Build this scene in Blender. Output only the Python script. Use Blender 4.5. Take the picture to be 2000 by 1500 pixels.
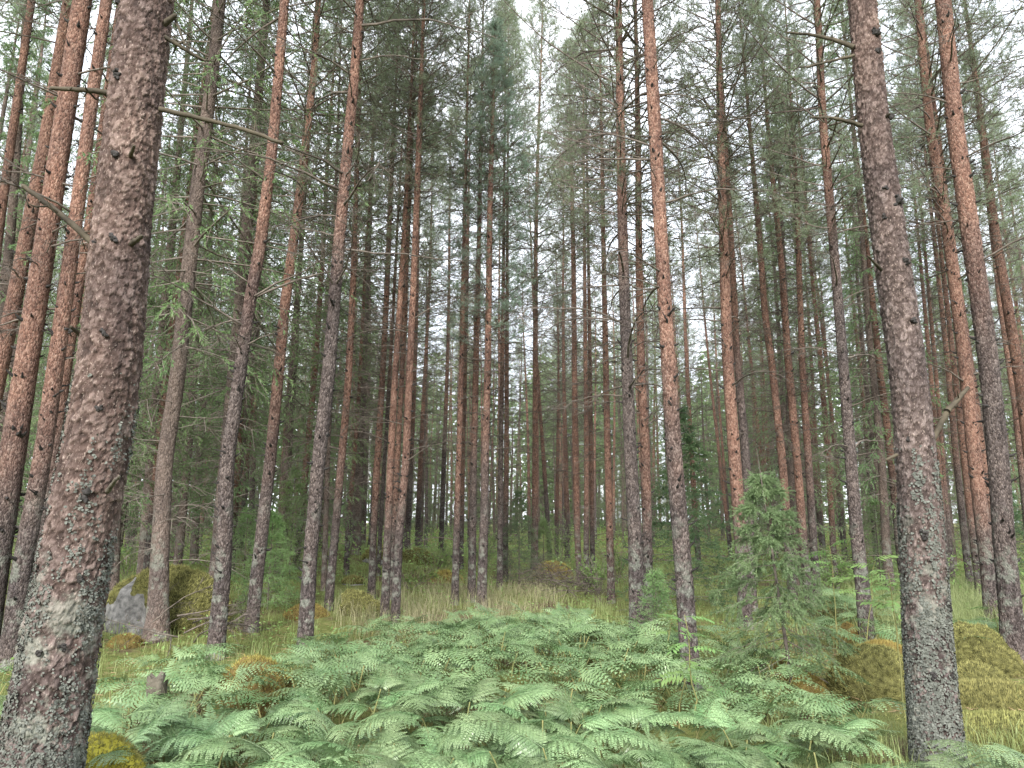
import bpy, math, time
import numpy as np
from mathutils import Vector, Matrix
T0 = time.time()
for o in list(bpy.data.objects): bpy.data.objects.remove(o)
S = bpy.context.scene
COL = S.collection
rng = np.random.default_rng(7)
TAU = 2*math.pi

# ------------------------------------------------------------------ camera
F_PX = 1400.0; PITCH = math.radians(10.9); CAM_H = 1.60      # focal length in pixels of the 2000 px wide photo
cam_d = bpy.data.cameras.new('camera'); cam_d.sensor_width = 36; cam_d.lens = 36*F_PX/2000
cam_d.clip_start = .05; cam_d.clip_end = 2000
cam = bpy.data.objects.new('camera', cam_d); COL.objects.link(cam)
cam.location = (0, 0, CAM_H); cam.rotation_euler = (math.pi/2+PITCH, 0, 0)
S.camera = cam
# ------------------------------------------------------------------ sky: bright overcast
W = bpy.data.worlds.new('World'); S.world = W; W.use_nodes = True
nt = W.node_tree; nt.nodes.clear()
out = nt.nodes.new('ShaderNodeOutputWorld'); bg = nt.nodes.new('ShaderNodeBackground')
sky = nt.nodes.new('ShaderNodeTexSky'); sky.sky_type = 'NISHITA'; sky.sun_disc = False
SUN_EL, SUN_AZ = math.radians(33), math.radians(188)
sky.sun_elevation = SUN_EL; sky.sun_rotation = SUN_AZ; sky.air_density = 1.0; sky.dust_density = 3.0
mixw = nt.nodes.new('ShaderNodeMix'); mixw.data_type = 'RGBA'; mixw.inputs[0].default_value = .82
tc = nt.nodes.new('ShaderNodeTexCoord'); cn = nt.nodes.new('ShaderNodeTexNoise'); cn.inputs['Scale'].default_value = 3.0; cn.inputs['Detail'].default_value = 5
rp = nt.nodes.new('ShaderNodeValToRGB'); rp.color_ramp.elements[0].position = .3; rp.color_ramp.elements[1].position = .7
rp.color_ramp.elements[0].color = (7.6, 8.1, 9.0, 1); rp.color_ramp.elements[1].color = (10.0, 10.2, 10.6, 1)
nt.links.new(tc.outputs['Generated'], cn.inputs['Vector']); nt.links.new(cn.outputs['Fac'], rp.inputs['Fac'])
nt.links.new(sky.outputs[0], mixw.inputs[6]); nt.links.new(rp.outputs[0], mixw.inputs[7])
nt.links.new(mixw.outputs[2], bg.inputs[0]); bg.inputs[1].default_value = .055
nt.links.new(bg.outputs[0], out.inputs[0])
sun_d = bpy.data.lights.new('sun', 'SUN'); sun_d.energy = 1.5; sun_d.angle = math.radians(20); sun_d.color = (1, .96, .9)
sun = bpy.data.objects.new('sun', sun_d); COL.objects.link(sun)
sd = Vector((math.cos(SUN_EL)*math.sin(SUN_AZ), math.cos(SUN_EL)*math.cos(SUN_AZ), math.sin(SUN_EL)))
sun.rotation_euler = sd.to_track_quat('Z', 'Y').to_euler(); sun.location = (0, 0, 40)
S.view_settings.view_transform = 'Standard'; S.view_settings.look = 'None'
S.view_settings.exposure = 2.38; S.view_settings.gamma = 1.0; S.view_settings.use_curve_mapping = False
S.render.engine = 'CYCLES'
S.cycles.max_bounces = 6; S.cycles.diffuse_bounces = 4; S.cycles.transmission_bounces = 4; S.cycles.glossy_bounces = 2
try: S.cycles.debug_use_spatial_splits = True
except Exception: pass
S.render.resolution_x = 1024; S.render.resolution_y = 768

# ------------------------------------------------------------------ numpy helpers
def _hash(ix, iy, iz, s=0):
    h = (ix.astype(np.int64)*374761393 + iy.astype(np.int64)*668265263 + iz.astype(np.int64)*2147483647 + s*1274126177) & 0xFFFFFFFF
    h = ((h ^ (h >> 13))*1274126177) & 0xFFFFFFFF
    h = ((h ^ (h >> 16))*2246822519) & 0xFFFFFFFF
    return ((h ^ (h >> 15)) & 0xFFFFFF)/float(0xFFFFFF)
def vnoise(p, s=0):
    p = np.asarray(p, float); i = np.floor(p); f = p-i; f = f*f*(3-2*f); i = i.astype(np.int64); r = 0
    for dx in (0, 1):
        for dy in (0, 1):
            for dz in (0, 1):
                w = (f[:, 0] if dx else 1-f[:, 0])*(f[:, 1] if dy else 1-f[:, 1])*(f[:, 2] if dz else 1-f[:, 2])
                r = r + w*_hash(i[:, 0]+dx, i[:, 1]+dy, i[:, 2]+dz, s)
    return r
def fbm(p, o=4, s=0):
    a, t, r = .5, 0, 0; p = np.asarray(p, float)
    for k in range(o): r = r + a*vnoise(p*2**k, s+k); t += a; a *= .5
    return r/t
def nrm(v): return v/np.maximum(np.linalg.norm(v, axis=-1, keepdims=True), 1e-9)
def sstep(a, b, x): t = np.clip((x-a)/(b-a), 0, 1); return t*t*(3-2*t)

class MB:                                   # collects triangle soups, links them as ONE mesh object
    def __init__(s): s.V = []; s.T = []; s.n = 0; s.A = []
    def add(s, v, t, a=None):
        v = np.asarray(v, np.float32).reshape(-1, 3); s.V.append(v); s.T.append(np.asarray(t, np.int64).reshape(-1, 3)+s.n); s.n += len(v)
        s.A.append(np.zeros(len(v), np.float32) if a is None else np.broadcast_to(np.asarray(a, np.float32), (len(v),)))
    def mesh(s, name, mat, smooth=False, attr=None):
        v = np.concatenate(s.V); t = np.concatenate(s.T).astype(np.int32); me = bpy.data.meshes.new(name)
        me.vertices.add(len(v)); me.vertices.foreach_set('co', v.ravel())
        me.loops.add(t.size); me.loops.foreach_set('vertex_index', t.ravel())
        me.polygons.add(len(t)); me.polygons.foreach_set('loop_start', np.arange(0, t.size, 3, dtype=np.int32))
        me.polygons.foreach_set('loop_total', np.full(len(t), 3, np.int32))
        if smooth: me.polygons.foreach_set('use_smooth', np.ones(len(t), bool))
        if attr: me.attributes.new(attr, 'FLOAT', 'POINT').data.foreach_set('value', np.concatenate(s.A))
        me.materials.append(mat); me.update(calc_edges=True)
        return me
TRIS = [0]
def obj(name, me, parent=None, kind=None, label=None):
    o = bpy.data.objects.new(name, me); COL.objects.link(o)
    if parent is not None: o.parent = parent
    if kind: o['kind'] = kind
    if label: o['label'] = label
    return o
def thing(name, label, cat, loc, group=None):
    o = bpy.data.objects.new(name, None); COL.objects.link(o); o.location = loc; o.empty_display_size = .2
    o['label'] = label; o['category'] = cat
    if group: o['group'] = group
    return o
def tubes(P, R, sides=3):
    """P (N,K,3) polylines, R (N,K) radii -> verts, tris (open tubes)."""
    N, K, _ = P.shape
    t = np.empty_like(P); t[:, 1:-1] = P[:, 2:]-P[:, :-2]; t[:, 0] = P[:, 1]-P[:, 0]; t[:, -1] = P[:, -1]-P[:, -2]; t = nrm(t)
    ref = np.where(np.abs(t[..., 2:3]) > .9, np.array([1., 0, 0]), np.array([0, 0, 1.]))
    a = nrm(np.cross(t, ref)); b = np.cross(t, a)
    ang = np.arange(sides)*TAU/sides
    ring = a[:, :, None, :]*np.cos(ang)[None, None, :, None]+b[:, :, None, :]*np.sin(ang)[None, None, :, None]
    v = P[:, :, None, :]+ring*R[:, :, None, None]
    idx = np.arange(N*K*sides).reshape(N, K, sides)
    q0 = idx[:, :-1, :]; q1 = np.roll(q0, -1, axis=2); q3 = idx[:, 1:, :]; q2 = np.roll(q3, -1, axis=2)
    tr = np.concatenate([np.stack([q0, q1, q2], -1).reshape(-1, 3), np.stack([q0, q2, q3], -1).reshape(-1, 3)])
    return v.reshape(-1, 3), tr
def blades(b, d, L, w, r=rng):
    """one thin triangle per needle"""
    n = len(b); side = nrm(np.cross(d, nrm(r.normal(size=(n, 3)))))*(np.reshape(w, (-1, 1))/2)
    v = np.stack([b-side, b+side, b+d*np.reshape(L, (-1, 1))], 1)
    return v.reshape(-1, 3), np.arange(n*3).reshape(n, 3)
def poly_at(P, idx, u):
    """points and tangents on polylines P[idx] at parameter u in 0..1"""
    K = P.shape[1]; x = np.clip(u, 0, .9999)*(K-1); i = x.astype(int); f = (x-i)[:, None]
    a, b = P[idx, i], P[idx, i+1]
    return a*(1-f)+b*f, nrm(b-a)

# ------------------------------------------------------------------ terrain and pixel rays
def ground_z(x, y):
    x = np.asarray(x, float); y = np.asarray(y, float)
    z = .05*np.sin(x*.9+.4)*np.sin(y*.7+1)+.03*np.sin(x*2.3+y*1.7)
    z = z+.75*np.exp(-((x+5.5)/5.0)**2-((y-24)/7.5)**2)+.25*np.exp(-((x+7)/3.)**2-((y-13)/3.)**2)
    z = z+.18*sstep(4, 9, x)*np.exp(-((y-8)/5.)**2)
    z = z+.9*sstep(24, 80, y)
    return z*sstep(1.0, 4.0, np.hypot(x, y))
def gz(x, y): return float(ground_z(np.array([x]), np.array([y]))[0])
CP, SP = math.cos(PITCH), math.sin(PITCH)
def ray(u, v):
    a, b = (u-1000)/F_PX, (750-v)/F_PX
    return np.array([a, CP-b*SP, SP+b*CP])
def at_ground(u, v):
    d = ray(u, v); z = 0.
    for _ in range(30):
        t = (z-CAM_H)/d[2] if d[2] < -1e-3 else 200
        t = min(max(t, .5), 200); p = d*t; z = .5*z+.5*gz(p[0], p[1])
    return np.array([p[0], p[1], gz(p[0], p[1])])
def at_y(u, v, Y):
    d = ray(u, v); t = Y/d[1]; p = d*t; p[2] += CAM_H; return p
def depth(p): return p[1]*CP+(p[2]-CAM_H)*SP

# ------------------------------------------------------------------ materials
def mat_new(name):
    m = bpy.data.materials.new(name); m.use_nodes = True; n = m.node_tree; b = n.nodes['Principled BSDF']
    return m, n, b
def N(n, t, **k):
    x = n.nodes.new(t)
    for a, b in k.items():
        if a.startswith('i_'): x.inputs[a[2:].replace('_', ' ')].default_value = b
        else: setattr(x, a, b)
    return x
def ramp(n, fac, stops):
    r = n.nodes.new('ShaderNodeValToRGB'); e = r.color_ramp.elements
    while len(e) < len(stops): e.new(.5)
    for q, (p, c) in zip(e, stops): q.position = p; q.color = (*c, 1)
    n.links.new(fac, r.inputs[0]); return r.outputs[0]
def mix(n, fac, a, b, bt='MIX'):
    m = N(n, 'ShaderNodeMix', data_type='RGBA', blend_type=bt)
    for s, v in ((0, fac), (6, a), (7, b)):
        if hasattr(v, 'node'): n.links.new(v, m.inputs[s])
        elif isinstance(v, (int, float)): m.inputs[s].default_value = v
        else: m.inputs[s].default_value = (*v, 1)
    return m.outputs[2]
def math_(n, op, a, b=0., c=None, clamp=False):
    m = N(n, 'ShaderNodeMath', operation=op, use_clamp=clamp)
    for s, v in enumerate((a, b, c)):
        if v is None: continue
        if hasattr(v, 'node'): n.links.new(v, m.inputs[s])
        else: m.inputs[s].default_value = v
    return m.outputs[0]
def noise(n, vec, scale, detail=4, rough=.55):
    x = N(n, 'ShaderNodeTexNoise'); x.inputs['Scale'].default_value = scale; x.inputs['Detail'].default_value = detail; x.inputs['Roughness'].default_value = rough
    n.links.new(vec, x.inputs['Vector']); return x.outputs['Fac']
def bump(n, b, h, strength, dist):
    x = N(n, 'ShaderNodeBump'); x.inputs['Strength'].default_value = strength; x.inputs['Distance'].default_value = dist
    n.links.new(h, x.inputs['Height']); n.links.new(x.outputs[0], b.inputs['Normal'])
def coords(n, scale=None):
    t = N(n, 'ShaderNodeTexCoord').outputs['Object']
    if scale is None: return t
    m = N(n, 'ShaderNodeMapping'); m.inputs['Scale'].default_value = scale; n.links.new(t, m.inputs['Vector']); return m.outputs[0]
def step(n, v, a, b):
    m = N(n, 'ShaderNodeMapRange', interpolation_type='SMOOTHSTEP'); m.inputs['From Min'].default_value = a; m.inputs['From Max'].default_value = b
    n.links.new(v, m.inputs['Value']); return m.outputs[0]

def bark_mat(name, lo, hi, near=False):
    """lo / hi: (dark, light) colours of the old lower bark and the young upper bark; bark_h (object property) is the height of the change"""
    m, n, b = mat_new(name); o = coords(n); st = coords(n, (1, 1, .5))
    z = N(n, 'ShaderNodeSeparateXYZ'); n.links.new(o, z.inputs[0]); z = z.outputs[2]
    ah = N(n, 'ShaderNodeAttribute', attribute_type='OBJECT', attribute_name='bark_h').outputs['Fac']
    n1 = noise(n, st, 2.2, 3); n2 = noise(n, st, 14, 4); n3 = noise(n, st, 95, 3, .75); n4 = noise(n, o, 5, 5, .65)
    v = N(n, 'ShaderNodeTexVoronoi'); v.inputs['Scale'].default_value = 58; v.inputs['Randomness'].default_value = 1
    wv = N(n, 'ShaderNodeVectorMath', operation='MULTIPLY_ADD'); n.links.new(N(n, 'ShaderNodeTexNoise').outputs['Color'], wv.inputs[0])
    wv.inputs[1].default_value = (.03, .03, .03); n.links.new(st, wv.inputs[2]); n.links.new(wv.outputs[0], v.inputs['Vector'])
    sepc = N(n, 'ShaderNodeSeparateColor'); n.links.new(v.outputs['Color'], sepc.inputs[0]); cell = sepc.outputs[0]
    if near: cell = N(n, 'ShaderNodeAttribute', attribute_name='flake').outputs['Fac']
    hh = math_(n, 'ADD', math_(n, 'SUBTRACT', z, ah), math_(n, 'MULTIPLY', math_(n, 'SUBTRACT', n1, .5), 3.0))
    up = step(n, hh, -1.2, 1.4)
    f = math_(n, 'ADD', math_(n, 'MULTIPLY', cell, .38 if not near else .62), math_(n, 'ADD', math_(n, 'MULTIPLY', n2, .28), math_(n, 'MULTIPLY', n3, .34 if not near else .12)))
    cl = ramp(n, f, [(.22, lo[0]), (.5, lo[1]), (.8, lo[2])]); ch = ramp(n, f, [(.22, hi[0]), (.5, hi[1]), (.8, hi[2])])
    c = mix(n, up, cl, ch)
    sp = step(n, n3, .57, .66); c = mix(n, math_(n, 'MULTIPLY', sp, .42), c, (.48, .40, .35))          # pale flake edges
    dk = noise(n, st, 36, 4, .7); c = mix(n, math_(n, 'MULTIPLY', step(n, dk, .52, .64), .6), c, (.035, .024, .02))                 # dark gaps between flakes
    pv = noise(n, st, 3.2, 3); c = mix(n, 1.0, c, ramp(n, pv, [(.32, (.62, .62, .64)), (.68, (1.2, 1.17, 1.12))]), 'MULTIPLY')   # weathered and fresh patches
    ln = math_(n, 'MULTIPLY', step(n, n4, .5, .62), math_(n, 'SUBTRACT', 1.0, step(n, z, .3, 2.4)))     # grey-green lichen low down
    c = mix(n, math_(n, 'MULTIPLY', ln, .55), c, (.27, .30, .25))
    n.links.new(c, b.inputs['Base Color']); b.inputs['Roughness'].default_value = .85; b.inputs['Specular IOR Level'].default_value = .25
    h = math_(n, 'ADD', math_(n, 'MULTIPLY', math_(n, 'SUBTRACT', 1.0, v.outputs['Distance']), .6), math_(n, 'MULTIPLY', n3, .6))
    if near: h = math_(n, 'ADD', n3, math_(n, 'MULTIPLY', n2, .5))
    bump(n, b, h, 1.0 if not near else .8, .03 if not near else .008)
    return m
LO = ((.020, .0155, .0148), (.076, .061, .058), (.195, .165, .157)); HI = ((.074, .038, .028), (.195, .106, .079), (.36, .238, .185))
M_PINE = bark_mat('pine_bark', LO, HI)
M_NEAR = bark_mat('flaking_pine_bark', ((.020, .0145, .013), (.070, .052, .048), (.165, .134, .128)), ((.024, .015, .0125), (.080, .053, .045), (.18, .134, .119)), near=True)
M_SPR = bark_mat('spruce_bark', ((.075, .06, .053), (.15, .115, .10), (.23, .19, .17)), ((.08, .065, .055), (.16, .125, .105), (.24, .20, .175)))
def simple(name, c0, c1, scale=6, rough=.8, spec=.3, bumpk=0, rnd=.0):
    m, n, b = mat_new(name); o = coords(n); f = noise(n, o, scale, 4)
    c = ramp(n, f, [(.3, c0), (.7, c1)])
    if rnd:
        oi = N(n, 'ShaderNodeObjectInfo').outputs['Random']
        hs = N(n, 'ShaderNodeHueSaturation'); n.links.new(c, hs.inputs['Color'])
        n.links.new(math_(n, 'ADD', math_(n, 'MULTIPLY', oi, rnd), 1-rnd/2), hs.inputs['Value']); c = hs.outputs[0]
    n.links.new(c, b.inputs['Base Color']); b.inputs['Roughness'].default_value = rough; b.inputs['Specular IOR Level'].default_value = spec
    if bumpk: bump(n, b, noise(n, o, scale*6, 4), .8, bumpk)
    return m
def leafmat(name, c0, c1, scale=3, trans=.3, rough=.5, spec=.4, rnd=.25, tcol=None):
    m, n, b = mat_new(name); o = coords(n); f = noise(n, o, scale, 3)
    c = ramp(n, f, [(.32, c0), (.68, c1)])
    oi = N(n, 'ShaderNodeObjectInfo').outputs['Random']
    hs = N(n, 'ShaderNodeHueSaturation'); n.links.new(c, hs.inputs['Color'])
    n.links.new(math_(n, 'ADD', math_(n, 'MULTIPLY', oi, rnd), 1-rnd/2), hs.inputs['Value'])
    n.links.new(math_(n, 'ADD', math_(n, 'MULTIPLY', oi, .03), .485), hs.inputs['Hue']); c = hs.outputs[0]
    n.links.new(c, b.inputs['Base Color']); b.inputs['Roughness'].default_value = rough; b.inputs['Specular IOR Level'].default_value = spec
    tr = N(n, 'ShaderNodeBsdfTranslucent'); n.links.new(mix(n, .5, c, tcol or tuple(min(1, x*1.6) for x in c1)), tr.inputs[0])
    ms = N(n, 'ShaderNodeMixShader'); ms.inputs[0].default_value = trans
    n.links.new(b.outputs[0], ms.inputs[1]); n.links.new(tr.outputs[0], ms.inputs[2]); n.links.new(ms.outputs[0], n.nodes['Material Output'].inputs[0])
    return m
M_TWIG = simple('pine_twig', (.075, .06, .052), (.18, .145, .125), 20)
M_DEAD = simple('dead_wood', (.055, .046, .04), (.16, .135, .115), 14, .85, .2, .003)
M_DEADB = simple('broken_branch_wood', (.03, .026, .02), (.10, .085, .06), 9, .85, .2, .004)
M_KNOT = simple('resin_black_knot', (.012, .011, .010), (.04, .036, .034), 40, .8, .3)
M_STWIG = simple('spruce_twig', (.11, .09, .075), (.24, .21, .18), 16)
M_NEED = leafmat('pine_needles', (.17, .22, .14), (.285, .35, .22), .9, .55, .5, .4, .3)
M_BNEED = leafmat('blue_green_pine_needles', (.17, .25, .19), (.27, .36, .265), .9, .45, .5, .4, .1)
M_SNEED = leafmat('spruce_needles', (.105, .185, .082), (.215, .315, .135), .9, .4, .5, .3, .35)
M_YNEED = leafmat('young_spruce_needles', (.12, .205, .075), (.225, .34, .13), 2.5, .35, .5, .3, .3)
M_FERN = leafmat('bracken_leaf', (.074, .145, .054), (.215, .305, .145), 3.2, .12, .38, .6, .6, (.30, .44, .12))
M_STALK = simple('bracken_stalk', (.10, .12, .04), (.22, .20, .08), 8)
M_GRASS = leafmat('grass_blade', (.15, .195, .065), (.30, .345, .145), .5, .35, .5, .3, .2)
M_DRYG = leafmat('dry_grass', (.24, .23, .13), (.40, .38, .24), 1, .35, .6, .2, .2)
M_LEAF = leafmat('rowan_leaf', (.13, .23, .07), (.23, .36, .13), 3, .4, .45, .4, .25)
M_SHRUB = leafmat('low_shrub_leaf', (.13, .21, .06), (.25, .35, .12), .7, .4, .5, .3, .25)
M_LICH = simple('foliose_lichen', (.075, .08, .07), (.165, .175, .155), 25, .9, .15)
M_MOSS = leafmat('moss', (.13, .13, .05), (.36, .345, .135), 22, .25, .8, .1, .2)
M_MOSSB = simple('moss_bed', (.03, .03, .012), (.16, .155, .06), 22, .95, .05, .02)
M_STONE = simple('granite', (.065, .065, .063), (.25, .245, .235), 14, .8, .3, .02)
M_STUMP = simple('weathered_stump_wood', (.06, .052, .042), (.16, .145, .115), 11, .9, .15, .01)
def birch_mat():
    m, n, b = mat_new('birch_bark'); o = coords(n, (2, 2, 9)); f = noise(n, o, 2.2, 4, .7)
    n.links.new(ramp(n, f, [(.36, (.04, .035, .03)), (.46, (.62, .61, .57)), (.8, (.78, .77, .74))]), b.inputs['Base Color']); b.inputs['Roughness'].default_value = .7
    return m
M_BIRCH = birch_mat()
def ground_mat():
    m, n, b = mat_new('forest_floor'); o = coords(n); a = noise(n, o, .55, 5, .6); f = noise(n, o, 9, 6, .7); g = noise(n, o, 60, 4, .7)
    c1 = ramp(n, f, [(.3, (.08, .10, .028)), (.5, (.15, .17, .055)), (.72, (.22, .225, .09))])
    c2 = ramp(n, g, [(.3, (.06, .042, .027)), (.6, (.14, .10, .065)), (.75, (.23, .175, .12))])
    c = mix(n, step(n, a, .5, .62), c1, c2); n.links.new(c, b.inputs['Base Color']); b.inputs['Roughness'].default_value = .95; b.inputs['Specular IOR Level'].default_value = .1
    bump(n, b, math_(n, 'ADD', f, math_(n, 'MULTIPLY', g, .5)), 1, .05); return m
M_GROUND = ground_mat()

# ------------------------------------------------------------------ ground sheet
def build_ground():
    r = np.concatenate([np.linspace(0, 14, 84), np.geomspace(14.3, 75, 60), np.geomspace(80, 600, 18)])
    th = np.linspace(0, TAU, 201)[:-1]
    R, TH = np.meshgrid(r, th, indexing='ij'); x = R*np.sin(TH); y = R*np.cos(TH)
    z = ground_z(x, y)+.05*(fbm(np.stack([x.ravel()*1.3, y.ravel()*1.3, 0*x.ravel()], 1), 4).reshape(x.shape)-.5)*sstep(.5, 2, R)
    v = np.stack([x, y, z], -1).reshape(-1, 3); n = len(th)
    i = np.arange(len(r)-1)[:, None]*n+np.arange(n)[None]; j = np.arange(len(r)-1)[:, None]*n+(np.arange(n)+1) % n
    t = np.concatenate([np.stack([i, i+n, j+n], -1).reshape(-1, 3), np.stack([i, j+n, j], -1).reshape(-1, 3)])[:, ::-1]
    mb = MB(); mb.add(v, t); o = obj('ground', mb.mesh('ground', M_GROUND, True), kind='structure')
    return o
build_ground()

# ------------------------------------------------------------------ branch and crown builders (nominal tree: base at origin, height 17 m)
H0 = 17.0
def rad0(z): return .115*(1-z/H0)**.8+.008
def primaries(r, az, z0, L, el0, el1, K=6, wob=.06, rbase=0.):
    """branches leaving the axis at height z0, azimuth az, with elevation el0 at the base and el1 at the tip"""
    n = len(az); u = np.linspace(0, 1, K)
    el = el0[:, None]+(el1-el0)[:, None]*u[None]**1.3+r.normal(0, wob, (n, K))
    a = az[:, None]+np.cumsum(r.normal(0, wob, (n, K)), 1)
    d = np.stack([np.cos(el)*np.sin(a), np.cos(el)*np.cos(a), np.sin(el)], -1)
    p = np.zeros((n, K, 3)); p[:, 0, 2] = z0; p[:, 0, 0] = np.sin(az)*rbase; p[:, 0, 1] = np.cos(az)*rbase
    st = (L/(K-1))[:, None, None]*d[:, :-1]; p[:, 1:] = p[:, :1]+np.cumsum(st, 1)
    return p
def side_twigs(r, P, per, umin, Lf, spread, up, K=3):
    """twigs leaving polylines P; Lf(u) = length for each position"""
    n = len(P); idx = np.repeat(np.arange(n), per); u = umin+(1-umin)*r.random(n*per)**.8
    p, t = poly_at(P, idx, u)
    rv = r.normal(size=p.shape); rv[:, 2] *= .45; s = nrm(np.cross(t, np.cross(rv, t)))
    d = nrm(t*math.cos(spread)+s*math.sin(spread)*r.uniform(.7, 1.2, (len(p), 1)))
    L = Lf(idx, u)*r.uniform(.6, 1.25, len(p)); q = np.zeros((len(p), K, 3)); q[:, 0] = p
    for k in range(1, K):
        d = nrm(d+np.array([0, 0, up])+r.normal(0, .12, d.shape)); q[:, k] = q[:, k-1]+d*(L/(K-1))[:, None]
    return q
def shoots_needles(r, Q, per, Ln, w, frac, spread=.75):
    n = len(Q); idx = np.repeat(np.arange(n), per); u = 1-frac*r.random(n*per)
    p, t = poly_at(Q, idx, u); s = nrm(np.cross(t, r.normal(size=t.shape)))
    d = nrm(t*math.cos(spread)+s*math.sin(spread)); return blades(p, d, Ln*r.uniform(.7, 1.2, len(p)), w, r)

def pine_proto(seed, cb=.5, wide=1.0, dens=1.0, nmat=None, dd=10):
    r = np.random.default_rng(seed)
    # --- live crown
    zs, az, L, e0, e1 = [], [], [], [], []
    z = cb*H0
    while z < H0-.25:
        k = r.integers(4, 7); a0 = r.random()*TAU; f = (z/H0-cb)/(1-cb)
        prof = (.55+.45*min(f/.22, 1))*(1-f)**.75
        for j in range(k):
            zs.append(z+r.normal(0, .05)); az.append(a0+j*TAU/k+r.normal(0, .25)); L.append(max(.22, 2.15*wide*prof*r.uniform(.65, 1.15)))
            e0.append(.15+.65*f+r.normal(0, .12)); e1.append(.35+.75*f+r.normal(0, .2))
        z += r.uniform(.3, .46)
    zs, az, L, e0, e1 = map(np.array, (zs, az, L, e0, e1))
    P = primaries(r, az, zs, L, e0, e1)
    rb = np.clip(.006+.0075*L, .006, .03)
    live = MB(); live.add(*tubes(P, rb[:, None]*np.linspace(1, .25, 6)[None], 3))
    S1 = side_twigs(r, P, 10, .28, lambda i, u: (.18+.38*L[i]*(1-u*.75))*.8, .85, .12, 3)
    live.add(*tubes(S1[:, ::2], np.full((len(S1), 2), .004)*np.array([1.2, .5]), 3))
    S2 = side_twigs(r, S1, 3, .3, lambda i, u: .17+0*u, .7, .22, 2)
    live.add(*tubes(S2, np.full((len(S2), 2), .0028)*np.array([1, .6]), 3))
    nd = MB(); per = int(7*dens)
    nd.add(*shoots_needles(r, S2, per, .075, .0085, .85)); nd.add(*shoots_needles(r, S1, per+1, .075, .0085, .45)); nd.add(*shoots_needles(r, P, 14, .075, .0085, .22))
    # --- dead lower branches and whorl knots
    zs, az, L, e0, e1 = [], [], [], [], []
    z = 1.3
    while z < (cb+.05)*H0:
        k = r.integers(3, 6); a0 = r.random()*TAU
        for j in range(k):
            stub = r.random() < (.92 if z < 3 else .45 if z < 5 else .2)
            zs.append(z+r.normal(0, .03)); az.append(a0+j*TAU/k+r.normal(0, .3)); L.append(r.uniform(.12, .24) if stub else r.uniform(.5, 1.2)+.9*r.random()*z/H0)
            e0.append(r.normal(.18, .2)); e1.append(r.normal(-.15, .3))
        z += r.uniform(.32, .5)
    zs, az, L, e0, e1 = map(np.array, (zs, az, L, e0, e1))
    P = primaries(r, az, zs, L, e0, e1, wob=.1); dead = MB()
    dead.add(*tubes(P, np.clip(.006+.005*L, .008, .016)[:, None]*np.linspace(1, .3, 6)[None], 3))
    big = P[L > .4]; LL = L[L > .4]
    D1 = side_twigs(r, big, 8, .25, lambda i, u: .12+.28*LL[i]*(1-u*.7), .85, -.05, 3)
    dead.add(*tubes(D1[:, ::2], np.full((len(D1), 2), .0035)*np.array([1.1, .5]), 3))
    D2 = side_twigs(r, D1, 3, .3, lambda i, u: .13+0*u, .8, 0, 2); dead.add(*tubes(D2, np.full((len(D2), 2), .0026), 3))
    return dict(live=live.mesh('pine_branches', M_TWIG), needles=nd.mesh('pine_needles', nmat or M_NEED), dead=dead.mesh('pine_dead_branches', M_DEAD))
PINES = [pine_proto(11, .58, .85), pine_proto(12, .54, .9), pine_proto(13, .62, .8), pine_proto(14, .56, .85), pine_proto(15, .66, .85)]
PINES.append(pine_proto(17, .40, 1.2, 1.0))
PINE_DENSE = pine_proto(16, .42, .95, 1.8, M_BNEED)

def spruce_proto(seed, H=18., low=3.2, Rm=2.0, dens=1.0):
    r = np.random.default_rng(seed); zs, az, L, e0, e1 = [], [], [], [], []
    z = low
    while z < H-.3:
        f = (z-low)/(H-low); k = r.integers(4, 7); a0 = r.random()*TAU
        for j in range(k):
            zs.append(z+r.normal(0, .08)); az.append(a0+j*TAU/k+r.normal(0, .3)); L.append(max(.2, Rm*(1-f)**.8*(.6+.4*min(f/.15, 1))*r.uniform(.6, 1.15)))
            e0.append(-.25+.75*f+r.normal(0, .12)); e1.append(-.35+.75*f+r.normal(0, .18))
        z += r.uniform(.28, .42)
    zs, az, L, e0, e1 = map(np.array, (zs, az, L, e0, e1)); P = primaries(r, az, zs, L, e0, e1)
    live = MB(); live.add(*tubes(P, np.clip(.005+.007*L, .006, .022)[:, None]*np.linspace(1, .3, 6)[None], 3))
    S1 = side_twigs(r, P, 12, .2, lambda i, u: .14+.24*L[i]*(1-.6*u), .75, -.55, 3)
    live.add(*tubes(S1[:, ::2], np.full((len(S1), 2), .003), 3))
    nd = MB(); nd.add(*shoots_needles(r, S1, int(11*dens), .058, .018, .95, .55)); nd.add(*shoots_needles(r, P, int(18*dens), .058, .018, .7, .6))
    # dead twiggy branches below
    zs = np.arange(.9, low+3, .16); n = len(zs); az = r.random(n)*TAU; L = r.uniform(.25, 1.5, n)
    P = primaries(r, az, zs, L, r.normal(0, .2, n), r.normal(-.5, .25, n), wob=.1); dead = MB()
    dead.add(*tubes(P, np.full((n, 6), .008)*np.linspace(1, .35, 6), 3))
    D1 = side_twigs(r, P, 9, .2, lambda i, u: .1+.25*L[i], .8, -.12, 3); dead.add(*tubes(D1, np.full((len(D1), 3), .003), 3))
    return dict(live=live.mesh('spruce_branches', M_STWIG), needles=nd.mesh('spruce_needles', M_SNEED), dead=dead.mesh('spruce_dead_branches', M_STWIG))
SPRUCES = [spruce_proto(21, 18., 2.4, 2.0, 1.2), spruce_proto(22, 18., 1.7, 1.9, 1.2), spruce_proto(23, 18., 3.6, 2.3, 1.2)]
SPRUCE_LOW = [spruce_proto(24, 18., .7, 2.4, .9), spruce_proto(25, 18., 1.4, 2.1, .9)]
print('protos', round(time.time()-T0, 1))

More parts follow.
